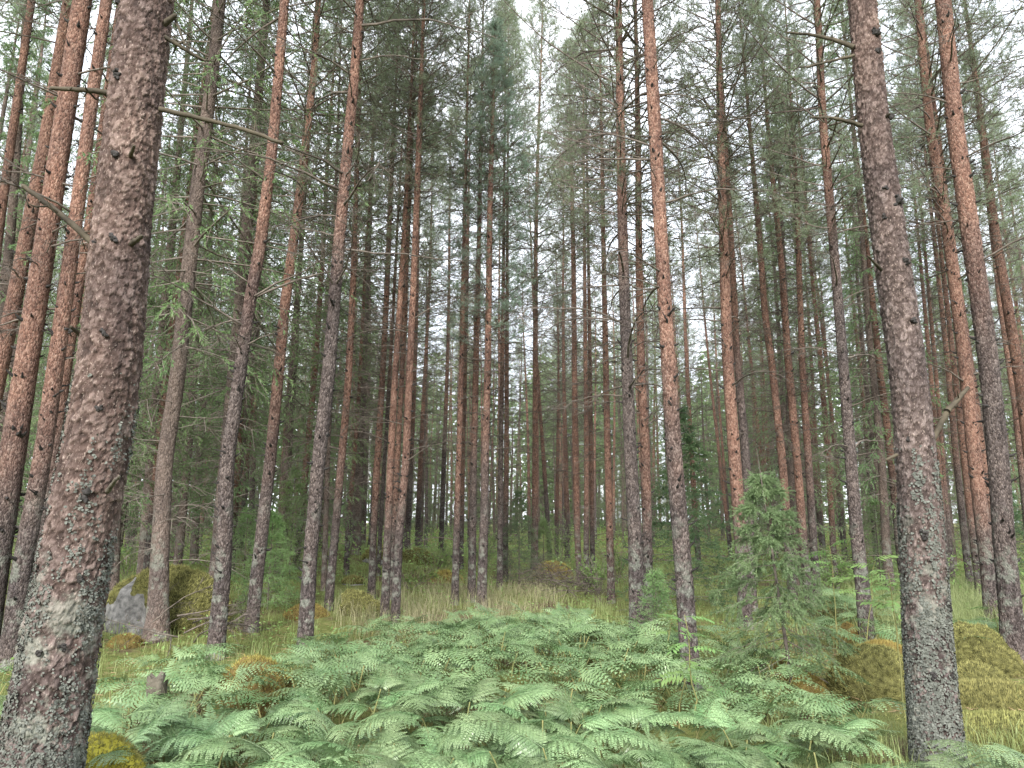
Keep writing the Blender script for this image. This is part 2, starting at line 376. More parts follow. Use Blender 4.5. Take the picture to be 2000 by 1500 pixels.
# ------------------------------------------------------------------ trunks
def bark_field(th, z, R, seed, cw, ch):
    """flaking plates: returns relief 0..1 and a random number for each plate"""
    nU = max(5, int(round(TAU*R/cw))); q = np.stack([np.cos(th)*3, np.sin(th)*3, z*9], 1)
    x = th/TAU*nU+.8*(vnoise(q*1.7, seed)-.5); y = z/ch+.8*(vnoise(q*1.7, seed+9)-.5)
    ix = np.floor(x).astype(np.int64); iy = np.floor(y).astype(np.int64)
    f1 = np.full(len(x), 9.); f2 = f1.copy(); cid = np.zeros(len(x)); dyl = np.zeros(len(x)); dxl = np.zeros(len(x))
    for dx in (-1, 0, 1):
        for dy in (-1, 0, 1):
            cx, cy = ix+dx, iy+dy; cm = np.mod(cx, nU); zz = np.full_like(cx, seed)
            px = cx+.1+.8*_hash(cm, cy, zz, 1); py = cy+.1+.8*_hash(cm, cy, zz, 2); d = np.hypot(x-px, y-py)
            c = d < f1; f2 = np.where(c, f1, np.minimum(f2, d)); cid = np.where(c, _hash(cm, cy, zz, 3), cid); dyl = np.where(c, y-py, dyl); dxl = np.where(c, (x-px)*(_hash(cm, cy, zz, 4)*2-1), dxl); f1 = np.where(c, d, f1)
    plate = sstep(.0, .10, f2-f1)
    return plate*(.25+.40*cid+np.clip(-dyl*.55+dxl*.7, -.4, .6)), cid
def trunk_mesh(name, C, Rr, mat, circ, spacing, zfine, seed, amp=.004, near=False, flare=.0):
    """C (n,3) centre points from base up, Rr radii; resampled finely up to zfine and coarsely above"""
    zc = C[:, 2]; top = zc[-1]
    zz = np.concatenate([np.arange(-.25, min(zfine, top), spacing), np.linspace(min(zfine, top), top, 24 if zfine < top else 2)])
    zz = np.unique(np.round(zz, 4)); cx = np.interp(zz, zc, C[:, 0]); cy = np.interp(zz, zc, C[:, 1]); rr = np.interp(zz, zc, Rr)
    k = max(1, int(.6/spacing)) | 1                                          # soften the kinks of the traced axis
    if len(zz) > k*2:
        ker = np.ones(k)/k; pad = lambda a: np.convolve(np.pad(a, k//2, mode='reflect', reflect_type='odd'), ker, 'valid')
        nf = np.sum(zz < zfine); cx[:nf] = pad(cx[:nf]); cy[:nf] = pad(cy[:nf]); rr[:nf] = pad(rr[:nf])
    rr = rr*(1+flare*np.exp(-np.maximum(zz, 0)/.16))
    th = np.arange(circ)/circ*TAU; TH, ZZ = np.meshgrid(th, zz); thf, zf = TH.ravel(), ZZ.ravel()
    R = np.repeat(rr, circ); Rm = float(np.mean(rr[:max(3, len(rr)//2)]))
    q = np.stack([np.cos(thf)*1.2, np.sin(thf)*1.2, zf*1.1], 1)
    R = R*(1+.07*(fbm(q*1.5, 3, seed)-.5)); cell = None
    if near:
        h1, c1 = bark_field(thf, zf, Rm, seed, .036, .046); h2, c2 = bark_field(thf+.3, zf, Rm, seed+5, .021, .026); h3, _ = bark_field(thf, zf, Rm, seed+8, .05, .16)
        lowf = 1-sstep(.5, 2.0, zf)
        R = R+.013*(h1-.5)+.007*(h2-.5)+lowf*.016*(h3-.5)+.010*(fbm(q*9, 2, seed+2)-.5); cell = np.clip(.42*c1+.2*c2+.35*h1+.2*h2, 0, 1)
    elif circ >= 50:
        h1, c1 = bark_field(thf, zf, Rm, seed, .034, .040); R = R+.010*(h1-.5)+.006*(vnoise(np.stack([np.cos(thf)*Rm/.015, np.sin(thf)*Rm/.015, zf/.02], 1), seed)-.5)
    else:
        q2 = np.stack([np.cos(thf)*Rm/.03, np.sin(thf)*Rm/.03, zf/.05], 1); R = R+amp*2*(vnoise(q2, seed)-.5)
    v = np.stack([np.repeat(cx, circ)+R*np.cos(thf), np.repeat(cy, circ)+R*np.sin(thf), zf], 1)
    i = np.arange(len(zz)-1)[:, None]*circ+np.arange(circ)[None]; j = np.arange(len(zz)-1)[:, None]*circ+(np.arange(circ)+1) % circ
    t = np.concatenate([np.stack([i, j, j+circ], -1).reshape(-1, 3), np.stack([i, j+circ, i+circ], -1).reshape(-1, 3)])
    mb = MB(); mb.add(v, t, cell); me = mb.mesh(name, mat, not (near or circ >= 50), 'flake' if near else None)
    return me, (lambda z: (np.interp(z, zz, cx), np.interp(z, zz, cy), np.interp(z, zz, rr)))

# shared dead branches (1 m long along +X), each a separate part on the nearer trees
def branch_proto(seed, twigs=8, droop=-.25, thick=.011):
    r = np.random.default_rng(seed)
    P = primaries(r, np.array([math.pi/2]), np.array([0.]), np.array([1.]), np.array([.22]), np.array([droop]), 9, .09)
    mb = MB(); mb.add(*tubes(P, thick*np.linspace(1, .22, 9)[None], 5))
    S1 = side_twigs(r, P, twigs, .18, lambda i, u: .14+.3*(1-u), .85, -.06, 4); mb.add(*tubes(S1, np.full((len(S1), 4), .0036)*np.linspace(1.1, .5, 4), 3))
    S2 = side_twigs(r, S1, 4, .25, lambda i, u: .15+0*u, .8, 0, 3); mb.add(*tubes(S2, np.full((len(S2), 3), .0022)*np.linspace(1, .6, 3), 3))
    return mb.mesh('dead_branch', M_DEAD)
BRANCHES = [branch_proto(40+i, 5+i % 5*2, [-.5, -.2, .1, -.35, -.7][i % 5]) for i in range(10)]
STUBS = [branch_proto(60+i, 0, .2, .055) for i in range(3)]
for m_ in STUBS: m_.materials[0] = M_KNOT
def stick(name, A, B, r0, r1, parent, mat=M_DEADB, seed=1, sag=0., knots=0):
    """one broken branch from A to B (local to parent)"""
    r = np.random.default_rng(seed); u = np.linspace(0, 1, 14); A, B = np.array(A), np.array(B); L = np.linalg.norm(B-A)
    P = A+(B-A)*u[:, None]+np.array([0, 0, 1])*(sag*L*np.sin(u*math.pi))[:, None]+r.normal(0, .004*L, (14, 3))*(u > .05)[:, None]
    R = r0+(r1-r0)*u; R = R*(1+.10*r.random(14)); mb = MB(); mb.add(*tubes(P[None], R[None], 8))
    d = nrm((P[-1]-P[-2])[None])[0]; mb.add(*tubes(np.stack([P[-1], P[-1]+d*r1*1.2])[None], np.array([[r1*1.05, r1*.15]]), 8))   # splintered end
    for k in range(knots):
        p = P[r.integers(3, 12)]; dd = nrm(r.normal(size=(1, 3)))[0]*r.uniform(.04, .12); mb.add(*tubes(np.stack([p, p+dd*.6, p+dd+np.array([0, 0, .02])])[None], np.array([[.006, .005, .002]]), 5))
    return obj(name, mb.mesh(name, mat, True), parent)

NAMED = []         # (x, y, radius of clearance)
def traced_tree(species, pts, H, oy, label, circ=16, spacing=.08, near=False, proto=0, lean_y=0., branches=0, blen=(.6, 1.5), zb=(2.5, 8.), flare=.25, nstub=0, group=None, cat=None, crown=True, knots=True):
    """pts: (u, v, width) pixels from the base up: the trunk stands on the ground at the first pixel, at the width it shows there"""
    pts = list(pts); B = at_ground(pts[0][0], pts[0][1]); Y = B[1]; C, R = [], []
    for (u, v, w) in pts:
        p = at_y(u, v, Y); C.append(p-B); R.append(w/2*depth(p)/F_PX)
    C = np.array(C); R = np.array(R); C[0] = 0
    C = np.vstack([[C[0][0]*1.0, 0, -.25], C]); R = np.concatenate([[R[0]], R])
    if H < 0: H = (at_y(pts[-1][0], -H, Y)-B)[2]                     # top given as a pixel row
    zl = C[-1, 2]
    if zl < H:                                                     # carry the stem on above the last traced point
        d = (C[-1]-C[1])/max(zl, .5); d[2] = 1; n = 6
        for k in range(1, n+1):
            f = k/n; C = np.vstack([C, C[-1]+d*np.array([.75, 1, 1])*(H-zl)/n]); R = np.append(R, max(.012, R[len(pts)]*(1-f)**.8))
    H = C[-1, 2]; seed = len(NAMED)+3; name = 'pine_tree' if species == 'pine' else 'spruce_tree'
    t = thing(name, label, cat or ('pine tree' if species == 'pine' else 'spruce tree'), tuple(B), group)
    ztop = CAM_H+Y*math.tan(math.radians(40))
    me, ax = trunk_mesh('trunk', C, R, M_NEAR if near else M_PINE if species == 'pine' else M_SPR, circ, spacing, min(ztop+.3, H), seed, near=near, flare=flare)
    tr = obj('trunk', me, t); po = at_y(pts[0][0], oy, Y)-B; tr['bark_h'] = float(po[2])
    NAMED.append((B[0], B[1], 1.3))
    r = np.random.default_rng(seed*17)
    pr = (PINES[proto % len(PINES)] if proto >= 0 else PINE_DENSE) if species == 'pine' else SPRUCES[proto % len(SPRUCES)]
    s = H/(H0 if species == 'pine' else 18.)
    x0, y0, _ = ax(.35*H); x1, y1, _ = ax(.9*H); d = Vector((x1-x0, y1-y0, .55*H)).normalized(); off = Vector((x0, y0, .35*H))-d*(.35*H/d.z)
    rot = (d.to_track_quat('Z', 'Y').to_matrix() @ Matrix.Rotation(r.random()*TAU, 3, 'Z')).to_euler()
    items = [('branches', 'live'), ('needles', 'needles')]
    if not branches and not near: items.append(('dead_branches', 'dead'))
    for nm, k in items:
        o = obj(nm, pr[k], t, 'stuff'); o.location = off; o.rotation_euler = rot; o.scale = (s, s, s)
    if species == 'pine' and not near and Y < 17:                    # dark knots of shed branches, whorl after whorl
        z = .7+r.random()*.3; kb = MB()
        while z < min(H*.62, ztop):
            for j in range(r.integers(2, 5)):
                a = r.random()*TAU; x, y, rr = ax(z+r.normal(0, .03)); d3 = np.array([math.cos(a), math.sin(a), r.normal(.25, .25)]); c = np.array([x, y, z+r.normal(0, .04)])+np.array([math.cos(a), math.sin(a), 0])*rr*.85; q = r.uniform(.010, .021)*(.6+rr*4)
                L = q*r.uniform(1.4, 4.5); kb.add(*tubes(np.stack([c, c+d3*(rr*.15+L*.5), c+d3*(rr*.15+L)+np.array([0, 0, L*.3])])[None], np.array([[q*1.25, q*.8, q*.25]]), 6))
            z += r.uniform(.24, .46)
        obj('knots', kb.mesh('knots', M_KNOT), t, 'stuff')
    for k in range(branches+nstub):
        st = k >= branches; z = r.uniform(*zb) if not st else r.uniform(.9, zb[0]+1.5)
        if z > H-1: continue
        x, y, rr = ax(z); az = r.random()*TAU; o = obj('branch_stub' if st else 'dead_branch', STUBS[k % 3] if st else BRANCHES[r.integers(0, 10)], t)
        o.location = (x+math.cos(az)*rr*.7, y+math.sin(az)*rr*.7, z)
        L = r.uniform(.05, .11)+rr*.3 if st else r.uniform(*blen); o.rotation_euler = (r.normal(0, .3), r.normal(0, .15), az); o.scale = (L, L, L) if not st else (L, L*3, L*3)
    return t, B, Y, ax, H

# ------------------------------------------------------------------ the two foreground pines
def lichen_on(parent, B, ax, zr, n, seed, az_front, dens, size=(.006, .016)):
    """crinkled foliose lichen lobes standing off the bark"""
    r = np.random.default_rng(seed); z = zr[0]+(zr[1]-zr[0])*r.random(n*4)**1.25; az = az_front+r.uniform(-2.2, 2.2, n*4)
    q = np.stack([np.cos(az)*2.2, np.sin(az)*2.2, z*4.2], 1); keep = .75*fbm(q, 3, seed)+.25*vnoise(q*5, seed)+.34*(1-(z-zr[0])/(zr[1]-zr[0])) > dens+.06*r.normal(size=n*4)
    z, az = z[keep][:n], az[keep][:n]; n = len(z); x, y, rr = ax(z)
    nr = np.stack([np.cos(az), np.sin(az), 0*az], 1); tg = np.stack([-np.sin(az), np.cos(az), 0*az], 1); up = np.array([0, 0, 1.])
    c = np.stack([x, y, z], 1)+nr*(rr+.004)[:, None]; k = 5; s = r.uniform(*size, n); ph = r.random(n)*TAU; V = [c+nr*.001]
    for j in range(k):
        a = ph+j*TAU/k; q = s*r.uniform(.55, 1.25, n)
        V.append(c+(tg*np.cos(a)[:, None]+up*np.sin(a)[:, None])*q[:, None]+nr*(r.uniform(-.004, .009, n))[:, None])
    V = np.stack(V, 1); base = np.arange(n)[:, None]*(k+1)
    T = np.concatenate([np.stack([base[:, 0], base[:, 0]+1+j, base[:, 0]+1+(j+1) % k], 1) for j in range(k)])
    mb = MB(); mb.add(V, T); obj('lichen', mb.mesh('lichen', M_LICH), parent, 'stuff', 'pale grey-green leafy lichen crusting the bark')

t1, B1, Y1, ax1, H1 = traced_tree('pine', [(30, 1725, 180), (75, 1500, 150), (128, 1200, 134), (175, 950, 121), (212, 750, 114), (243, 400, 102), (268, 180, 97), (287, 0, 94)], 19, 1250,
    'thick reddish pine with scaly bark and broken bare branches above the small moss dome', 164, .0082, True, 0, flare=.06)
lichen_on(t1, B1, ax1, (.3, 2.3), 7000, 3, -1.55, .71, (.0035, .009))
def on_trunk(ax, B, Y, u, v, v_dir=0):
    """local point of the trunk's axis at the height where pixel (u, v) hits the trunk plane"""
    p = at_y(u, v, Y)-B; return p
def px_stick(t, B, Y, a, b, w0, w1, dy=0., seed=1, sag=0., knots=0, name='broken_branch', mat=M_DEADB):
    A = at_y(*a, Y-.02)-B; Bp = at_y(*b, Y+dy)-B; k = depth(at_y(*a, Y))/F_PX
    return stick(name, A, Bp, w0/2*k, w1/2*k, t, mat, seed, sag, knots)
px_stick(t1, B1, Y1, (180, 472), (46, 364), 13, 8, -.1, 2, .02, 4)
px_stick(t1, B1, Y1, (312, 213), (553, 279), 10, 7, .0, 3, .02, 5)
px_stick(t1, B1, Y1, (322, 72), (395, 117), 9, 6, .05, 4, 0, 4)
px_stick(t1, B1, Y1, (318, 48), (343, 30), 13, 8, -.05, 5)
px_stick(t1, B1, Y1, (340, 32), (362, 88), 6, 3, -.02, 6)
px_stick(t1, B1, Y1, (232, 184), (100, 172), 12, 7, -.08, 7, .02, 5)
px_stick(t1, B1, Y1, (205, 965), (233, 930), 11, 5, -.30, 8, name='branch_stub', mat=M_STUMP)
px_stick(t1, B1, Y1, (248, 482), (277, 462), 12, 7, -.26, 9, name='branch_stub')
px_stick(t1, B1, Y1, (251, 316), (262, 285), 10, 5, -.24, 10, name='branch_stub')
px_stick(t1, B1, Y1, (158, 655), (138, 638), 9, 5, -.1, 11, name='branch_stub')
def knot_holes(t, ax, spots, B, Y):
    for i, (u, v, s) in enumerate(spots):
        p = at_y(u, v, Y)-B; x, y, rr = ax(p[2]); k = depth(at_y(u, v, Y))/F_PX; dx = np.clip(p[0]-x, -rr*.9, rr*.9); c = np.array([p[0], y-math.sqrt(max(rr*rr-dx*dx, 1e-5)), p[2]])
        r = np.random.default_rng(i+int(u)); mb = MB()
        for q in range(9):                                        # ragged black collar of an old branch scar
            d = nrm(np.array([[r.normal(), -.9-.4*r.random(), r.normal()]]))[0]; s0 = s*k*.48; a = c+np.array([r.normal(0, s0*.45), -.002, r.normal(0, s0*.55)])
            mb.add(*tubes(np.stack([a, a+d*s0*.5, a+d*s0*.9])[None], np.array([[s0*.55, s0*.4, s0*.08]]), 6))
        obj('knot', mb.mesh('knot', M_KNOT), t)
knot_holes(t1, ax1, [(200, 968, 20), (251, 488, 17), (252, 322, 15), (252, 172, 15), (234, 664, 13), (150, 803, 13), (225, 806, 12), (158, 1255, 13), (241, 1260, 0.1), (120, 1264, 13), (186, 1124, 14), (250, 25, 14), (152, 650, 12), (80, 1255, 14), (212, 490, 9)], B1, Y1)

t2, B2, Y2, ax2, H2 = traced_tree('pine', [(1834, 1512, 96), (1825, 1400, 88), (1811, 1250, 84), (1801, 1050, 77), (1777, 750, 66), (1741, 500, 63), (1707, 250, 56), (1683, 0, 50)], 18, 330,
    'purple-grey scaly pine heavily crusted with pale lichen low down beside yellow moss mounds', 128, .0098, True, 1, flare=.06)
lichen_on(t2, B2, ax2, (.08, 2.1), 7500, 5, -2.0, .64, (.0045, .011))
px_stick(t2, B2, Y2, (1668, 92), (1538, 64), 9, 4, .1, 21, .06, 4)
px_stick(t2, B2, Y2, (1668, 108), (1576, 131), 6, 4, -.1, 22, 0, 2)
px_stick(t2, B2, Y2, (1684, 245), (1584, 229), 8, 4, -.1, 23, .05, 3)
px_stick(t2, B2, Y2, (1808, 885), (1853, 797), 11, 11, .0, 24, 0, 2); px_stick(t2, B2, Y2, (1850, 803), (1891, 757), 12, 7, .05, 25, 0, 3)
px_stick(t2, B2, Y2, (1752, 888), (1731, 898), 7, 5, -.05, 26)
px_stick(t2, B2, Y2, (1725, 530), (1695, 500), 8, 3, -.2, 27, name='branch_stub')
px_stick(t2, B2, Y2, (1720, 236), (1738, 222), 9, 4, -.15, 28, name='branch_stub')
knot_holes(t2, ax2, [(1698, 80, 16), (1704, 115, 12), (1726, 238, 15), (1739, 405, 17), (1766, 635, 13), (1714, 378, 10), (1752, 520, 12), (1786, 1045, 14), (1836, 1180, 14), (1800, 1310, 14), (1838, 1312, 10), (1760, 860, 8), (1715, 435, 9)], B2, Y2)

# ------------------------------------------------------------------ the pines and spruces one can tell apart, traced from base to top
E = 'pine'
TREES = [
 # species, pts, height, pixel row where the bark turns orange, label, options
 (E, [(-40, 1307, 52), (15, 950, 46), (44, 760, 42), (108, 350, 36), (161, 0, 33)], 18, 880, 'red-barked leaning pine, widest of the red stems behind the thick scaly pine', dict(circ=32, spacing=.03, branches=14, zb=(3.5, 8))),
 (E, [(-110, 1245, 34), (25, 600, 28), (85, 300, 25), (135, 0, 21)], 17, 1000, 'slimmer red pine stem crowded close behind a wider red one', dict(branches=14, proto=1, zb=(4, 9))),
 (E, [(-90, 1200, 22), (0, 430, 17), (62, 0, 13)], 17, 900, 'thin pine with needled boughs standing outside the red stem cluster', dict(proto=2, branches=10, zb=(3, 8))),
 (E, [(15, 1305, 37), (40, 1125, 35), (82, 900, 32), (125, 600, 28), (172, 250, 23), (208, 0, 20)], 17, 880, 'grey-footed pine with orange-brown upper stem rising out of bracken behind the thick scaly pine', dict(circ=32, spacing=.03, branches=16, proto=3, zb=(3, 8.5), nstub=10)),
 (E, [(50, 1245, 25), (103, 900, 21), (140, 650, 19), (172, 450, 16), (235, 0, 12)], 16, 860, 'narrow orange pine stem half hidden by a grey-footed pine', dict(proto=4, branches=8, zb=(3.5, 8))),
 ('spruce', [(306, 1250, 42), (312, 1100, 34), (321, 900, 30), (345, 750, 29), (366, 550, 28), (385, 375, 26), (415, 150, 23), (430, 0, 21)], 20, -400, 'grey-brown spruce standing right in front of the mossy boulder', dict(circ=32, spacing=.03, proto=2, flare=.4)),
 (E, [(285, 1150, 17), (318, 800, 15), (335, 650, 14), (360, 450, 12), (420, 0, 8)], 17, 980, 'thin reddish pine showing just behind the spruce at the boulder', dict(proto=1)),
 (E, [(420, 1288, 33), (437, 1100, 30), (443, 900, 27), (460, 790, 25), (486, 600, 23), (508, 480, 22), (531, 300, 20), (556, 0, 17)], 17, 560, 'bent grey-purple pine at the end of the mossy boulder, curving at its foot', dict(circ=56, spacing=.021, proto=0, branches=18, zb=(3.6, 9.5), blen=(.7, 1.7), nstub=14)),
 (E, [(490, 1233, 25), (506, 1087, 25), (528, 900, 22), (556, 600, 20), (572, 480, 18), (587, 370, 17), (612, 150, 13), (622, 0, 10)], 16, 830, 'reddish-brown pine in front of the bright green little spruce', dict(circ=24, spacing=.04, proto=5, branches=16, zb=(3.2, 9), nstub=10)),
 (E, [(593, 1295, 31), (606, 1087, 27), (622, 900, 26), (640, 750, 26), (660, 500, 23), (678, 300, 21), (692, 150, 18), (703, 0, 16)], 17, 480, 'purple-brown pine with long arching bare branches at the bracken edge', dict(circ=56, spacing=.021, proto=3, branches=26, zb=(4.0, 9.5), blen=(.9, 2.0), nstub=14)),
 (E, [(641, 1192, 17), (667, 900, 15), (680, 750, 14), (690, 550, 12), (698, 300, 9), (704, 100, 7)], 15, 930, 'slim pine turning orange at eye level, beside the pointed mossy stone', dict(proto=5)),
 (E, [(577, 1112, 13), (599, 900, 12), (617, 700, 11), (632, 475, 9), (640, 300, 7)], 17, 960, 'slim orange pine growing beyond the bright green little spruce', dict(proto=1)),
 (E, [(676, 1122, 11), (682, 1000, 10), (692, 900, 8), (702, 750, 7), (712, 550, 6)], 16, 980, 'very thin red pine alone on the grassy rise beside the birch', dict(proto=2)),
 ('spruce', [(632, 1155, 11), (640, 900, 10), (648, 600, 8)], 16, -400, 'thin dark grey stem squeezed between two slim pines', dict(proto=1)),
 (E, [(725, 1170, 15), (730, 1030, 13), (737, 900, 13), (746, 760, 11), (757, 550, 9), (765, 350, 7)], 15, 1010, 'orange pine with dead side twigs just behind the pointed mossy stone', dict(proto=4)),
 (E, [(738, 1125, 9), (751, 900, 8), (763, 700, 7)], 16, 760, 'thin grey-violet stem behind the tight cluster of three pines', dict(proto=3)),
 (E, [(751, 1207, 17), (763, 900, 14), (771, 750, 13), (787, 500, 10), (795, 350, 8)], 14.5, 1000, 'pine on the birch side of the tight cluster of three', dict(proto=2)),
 (E, [(763, 1172, 13), (776, 900, 11), (784, 750, 10), (796, 480, 8)], 15, 1010, 'middle and rearmost pine of the tight cluster of three', dict(proto=0)),
 (E, [(771, 1222, 19), (780, 1033, 16), (793, 900, 15), (799, 750, 14), (810, 500, 12), (819, 250, 10), (826, 60, 7)], 13.5, 960, 'foremost pine of the tight cluster of three, dry grass at its foot', dict(proto=1, circ=24, spacing=.04, branches=16, zb=(2.5, 8), blen=(.5, 1.3), nstub=10)),
 (E, [(888, 1180, 15), (892, 1033, 13), (896, 900, 11), (902, 700, 10), (907, 450, 8)], 15, 990, 'straight orange-stemmed pine with grass tufts at its foot', dict(proto=3)),
 (E, [(900, 1110, 10), (904, 900, 9), (911, 600, 8)], 16, 1000, 'thin orange twin stem close behind a straight orange pine', dict(proto=4)),
 (E, [(921, 1176, 17), (923, 1033, 15), (925, 900, 13), (930, 700, 12), (936, 450, 9)], 15, 860, 'red-violet pine paired with the grey-footed pine with the dense crown', dict(proto=0)),
 (E, [(940, 1190, 20), (945, 1033, 17), (948, 900, 15), (953, 700, 13), (957, 400, 11), (963, 200, 7)], -45, 860, 'pine with the dense blue-green conical crown reaching into open sky', dict(proto=-1, circ=24, spacing=.04, nstub=12)),
 (E, [(976, 1152, 12), (978, 900, 10), (982, 650, 8)], 15, 760, 'grey pine stem paired with an orange one beside the dark little spruce', dict(proto=1)),
 (E, [(987, 1137, 11), (989, 900, 10), (990, 650, 8)], 16, 960, 'orange pine stem paired with a grey one beside the dark little spruce', dict(proto=2)),
 (E, [(1135, 1142, 14), (1129, 1087, 12), (1124, 900, 12), (1120, 500, 9)], 15, 1060, 'orange pine on the brushwood side of three close straight stems', dict(proto=3)),
 (E, [(1145, 1147, 12), (1146, 900, 10), (1143, 660, 8)], 15, 1010, 'middle pine of three close straight stems near the brushwood pile', dict(proto=0)),
 (E, [(1158, 1144, 10), (1155, 900, 9), (1151, 620, 7)], 16, 1010, 'thinnest pine of three close straight stems near the brushwood pile', dict(proto=4)),
 (E, [(1194, 1178, 15), (1190, 1000, 14), (1187, 900, 13), (1182, 650, 11), (1179, 500, 9), (1176, 300, 7)], 14, 1090, 'bright orange slim pine standing alone at the far bracken edge', dict(proto=1, circ=24, spacing=.04)),
 (E, [(1245, 1250, 31), (1241, 1060, 28), (1232, 900, 25), (1226, 750, 23), (1217, 500, 20), (1212, 250, 17), (1208, 0, 12)], 15, 470, 'dark violet-grey pine with many drooping dead twigs rising from the bracken', dict(proto=5, circ=36, spacing=.03, branches=46, zb=(2.6, 9.5), blen=(.7, 1.9), nstub=14)),
 (E, [(1267, 1228, 20), (1261, 900, 19), (1253, 750, 17), (1248, 500, 14), (1246, 250, 11), (1243, 100, 8)], 14, 980, 'orange-brown pine directly beside and behind the dark violet-grey one', dict(proto=5, circ=24, spacing=.04, branches=20, zb=(3, 9))),
 (E, [(1353, 1348, 39), (1347, 1290, 36), (1334, 1100, 34), (1317, 900, 31), (1308, 750, 29), (1293, 500, 26), (1279, 250, 25), (1264, 0, 22)], 16, 800, 'leaning brown pine with curled loose flakes standing deep in bracken', dict(proto=2, circ=56, spacing=.021, branches=22, zb=(3.8, 8.5), blen=(.5, 1.6), nstub=18)),
 (E, [(1456, 1228, 27), (1451, 1113, 25), (1435, 900, 24), (1421, 700, 21), (1414, 500, 18), (1407, 250, 14), (1402, 0, 10)], 15, 1030, 'sturdy orange pine right behind the drooping young spruce', dict(proto=5, circ=28, spacing=.035, branches=22, zb=(3.5, 9), nstub=12)),
 (E, [(1470, 1192, 18), (1457, 900, 17), (1440, 700, 13), (1430, 500, 11)], 15, 700, 'grey-brown pine stem touching the sturdy orange pine behind the drooping young spruce', dict(proto=0)),
 (E, [(1550, 1187, 18), (1534, 980, 16), (1528, 900, 15), (1506, 700, 13), (1495, 625, 13), (1480, 425, 10), (1467, 280, 8)], 14, 1010, 'dark orange leaning pine, first of three slender ones behind the drooping young spruce', dict(proto=2)),
 (E, [(1582, 1187, 18), (1571, 1087, 17), (1557, 900, 15), (1539, 700, 14), (1525, 500, 11), (1507, 330, 9)], 14, 1060, 'orange leaning pine, second of three slender ones behind the drooping young spruce', dict(proto=3)),
 (E, [(1598, 1182, 16), (1590, 1087, 15), (1579, 900, 14), (1566, 700, 12), (1557, 400, 9), (1551, 300, 7)], 14, 900, 'pale-streaked pine, third of three slender ones beside the rowan leaves', dict(proto=4)),
 (E, [(1632, 1150, 12), (1618, 900, 11), (1602, 700, 9), (1577, 450, 6)], 15, 1050, 'small clear-orange pine rising beyond the bright rowan leaves', dict(proto=1)),
 (E, [(1695, 1255, 30), (1683, 1130, 26), (1672, 1033, 24), (1662, 900, 22), (1646, 700, 19), (1630, 500, 17), (1608, 250, 15), (1596, 0, 12)], 15.5, 450, 'grey-violet leaning pine with a rough dark foot behind the moss mounds', dict(proto=5, circ=36, spacing=.03, branches=20, zb=(2.6, 9), nstub=12)),
 ('spruce', [(1742, 1167, 18), (1732, 1087, 17), (1722, 900, 14), (1697, 650, 11), (1687, 500, 9)], 17, -400, 'grey-green spruce with hanging foliage behind the grey-violet leaning pine', dict(proto=0)),
 (E, [(1772, 1167, 17), (1759, 1087, 16), (1741, 900, 14), (1716, 700, 12), (1693, 480, 9)], 15, 940, 'slim pine half hidden behind the lichen-crusted foreground pine', dict(proto=2)),
 (E, [(1982, 1303, 46), (1975, 1200, 40), (1963, 1087, 38), (1950, 900, 37), (1930, 700, 35), (1902, 500, 33), (1866, 250, 30), (1842, 0, 27)], 17, 560, 'stout pine with grey cracked foot and orange top beside the biggest moss mound', dict(proto=1, circ=56, spacing=.021, branches=18, zb=(3.6, 8), blen=(.4, 1.4), nstub=16)),
 (E, [(1939, 1217, 29), (1930, 1120, 26), (1904, 900, 25), (1884, 700, 24), (1851, 450, 21), (1816, 250, 17), (1792, 0, 12)], 16, 1030, 'sturdy orange-brown pine close behind the stout grey-footed one', dict(proto=5, circ=28, spacing=.035, branches=22, zb=(3.6, 9.5), nstub=10)),
 (E, [(1950, 1180, 18), (1925, 950, 16), (1900, 750, 14), (1860, 480, 11)], 15, 1000, 'brown pine stem pressed against the back of a sturdy orange-brown pine', dict(proto=4)),
 (E, [(1898, 1157, 15), (1888, 1087, 13), (1868, 900, 12), (1850, 700, 10)], 15, 880, 'pale grey-footed pine at the edge of the sunlit grass beyond the moss mounds', dict(proto=0)),
 (E, [(1915, 1162, 15), (1898, 1033, 13), (1884, 900, 13), (1862, 700, 10)], 15, 1040, 'narrow orange pine at the edge of the sunlit grass beyond the moss mounds', dict(proto=2)),
 (E, [(2050, 1182, 24), (1992, 740, 20), (1943, 450, 16), (1915, 225, 12)], 15, 1000, 'leaning orange pine crossing behind the stout grey-footed pine', dict(proto=3, branches=12, zb=(3, 9))),
 (E, [(2020, 1150, 16), (1985, 800, 13), (1955, 600, 11)], 15, 900, 'thin brownish pine beside a leaning orange one, past the stout grey-footed pine', dict(proto=1)),
 (E, [(1852, 1142, 11), (1837, 950, 10), (1815, 700, 8)], 15, 980, 'thin orange pine seen close beside the lichen-crusted foreground pine', dict(proto=4)),
 (E, [(1862, 1140, 10), (1845, 950, 9), (1826, 700, 7)], 15, 950, 'thinnest orange stem in the gap next to the lichen-crusted foreground pine', dict(proto=0)),
 ('spruce', [(222, 1167, 18), (232, 900, 16), (255, 600, 13), (280, 300, 9)], 17, -400, 'brown spruce stem standing behind the lower end of the mossy boulder', dict(proto=1)),
 ('spruce', [(279, 1143, 26), (296, 900, 21), (318, 650, 18), (345, 350, 13)], 17, -400, 'wide grey spruce with hanging green boughs above the mossy boulder', dict(proto=0)),
 ('spruce', [(543, 1120, 16), (558, 900, 14), (580, 600, 11)], 17, -400, 'dark grey spruce stem between the reddish-brown pine and the slim orange pine', dict(proto=2)),
 ('spruce', [(430, 1130, 14), (440, 950, 12), (455, 700, 10)], 17, -400, 'shaggy spruce with twiggy lower stem behind the bent grey-purple pine', dict(proto=1)),
 (E, [(452, 1120, 12), (462, 950, 11), (478, 700, 9)], 16, 1010, 'red pine stem glimpsed just behind the bent grey-purple pine', dict(proto=2)),
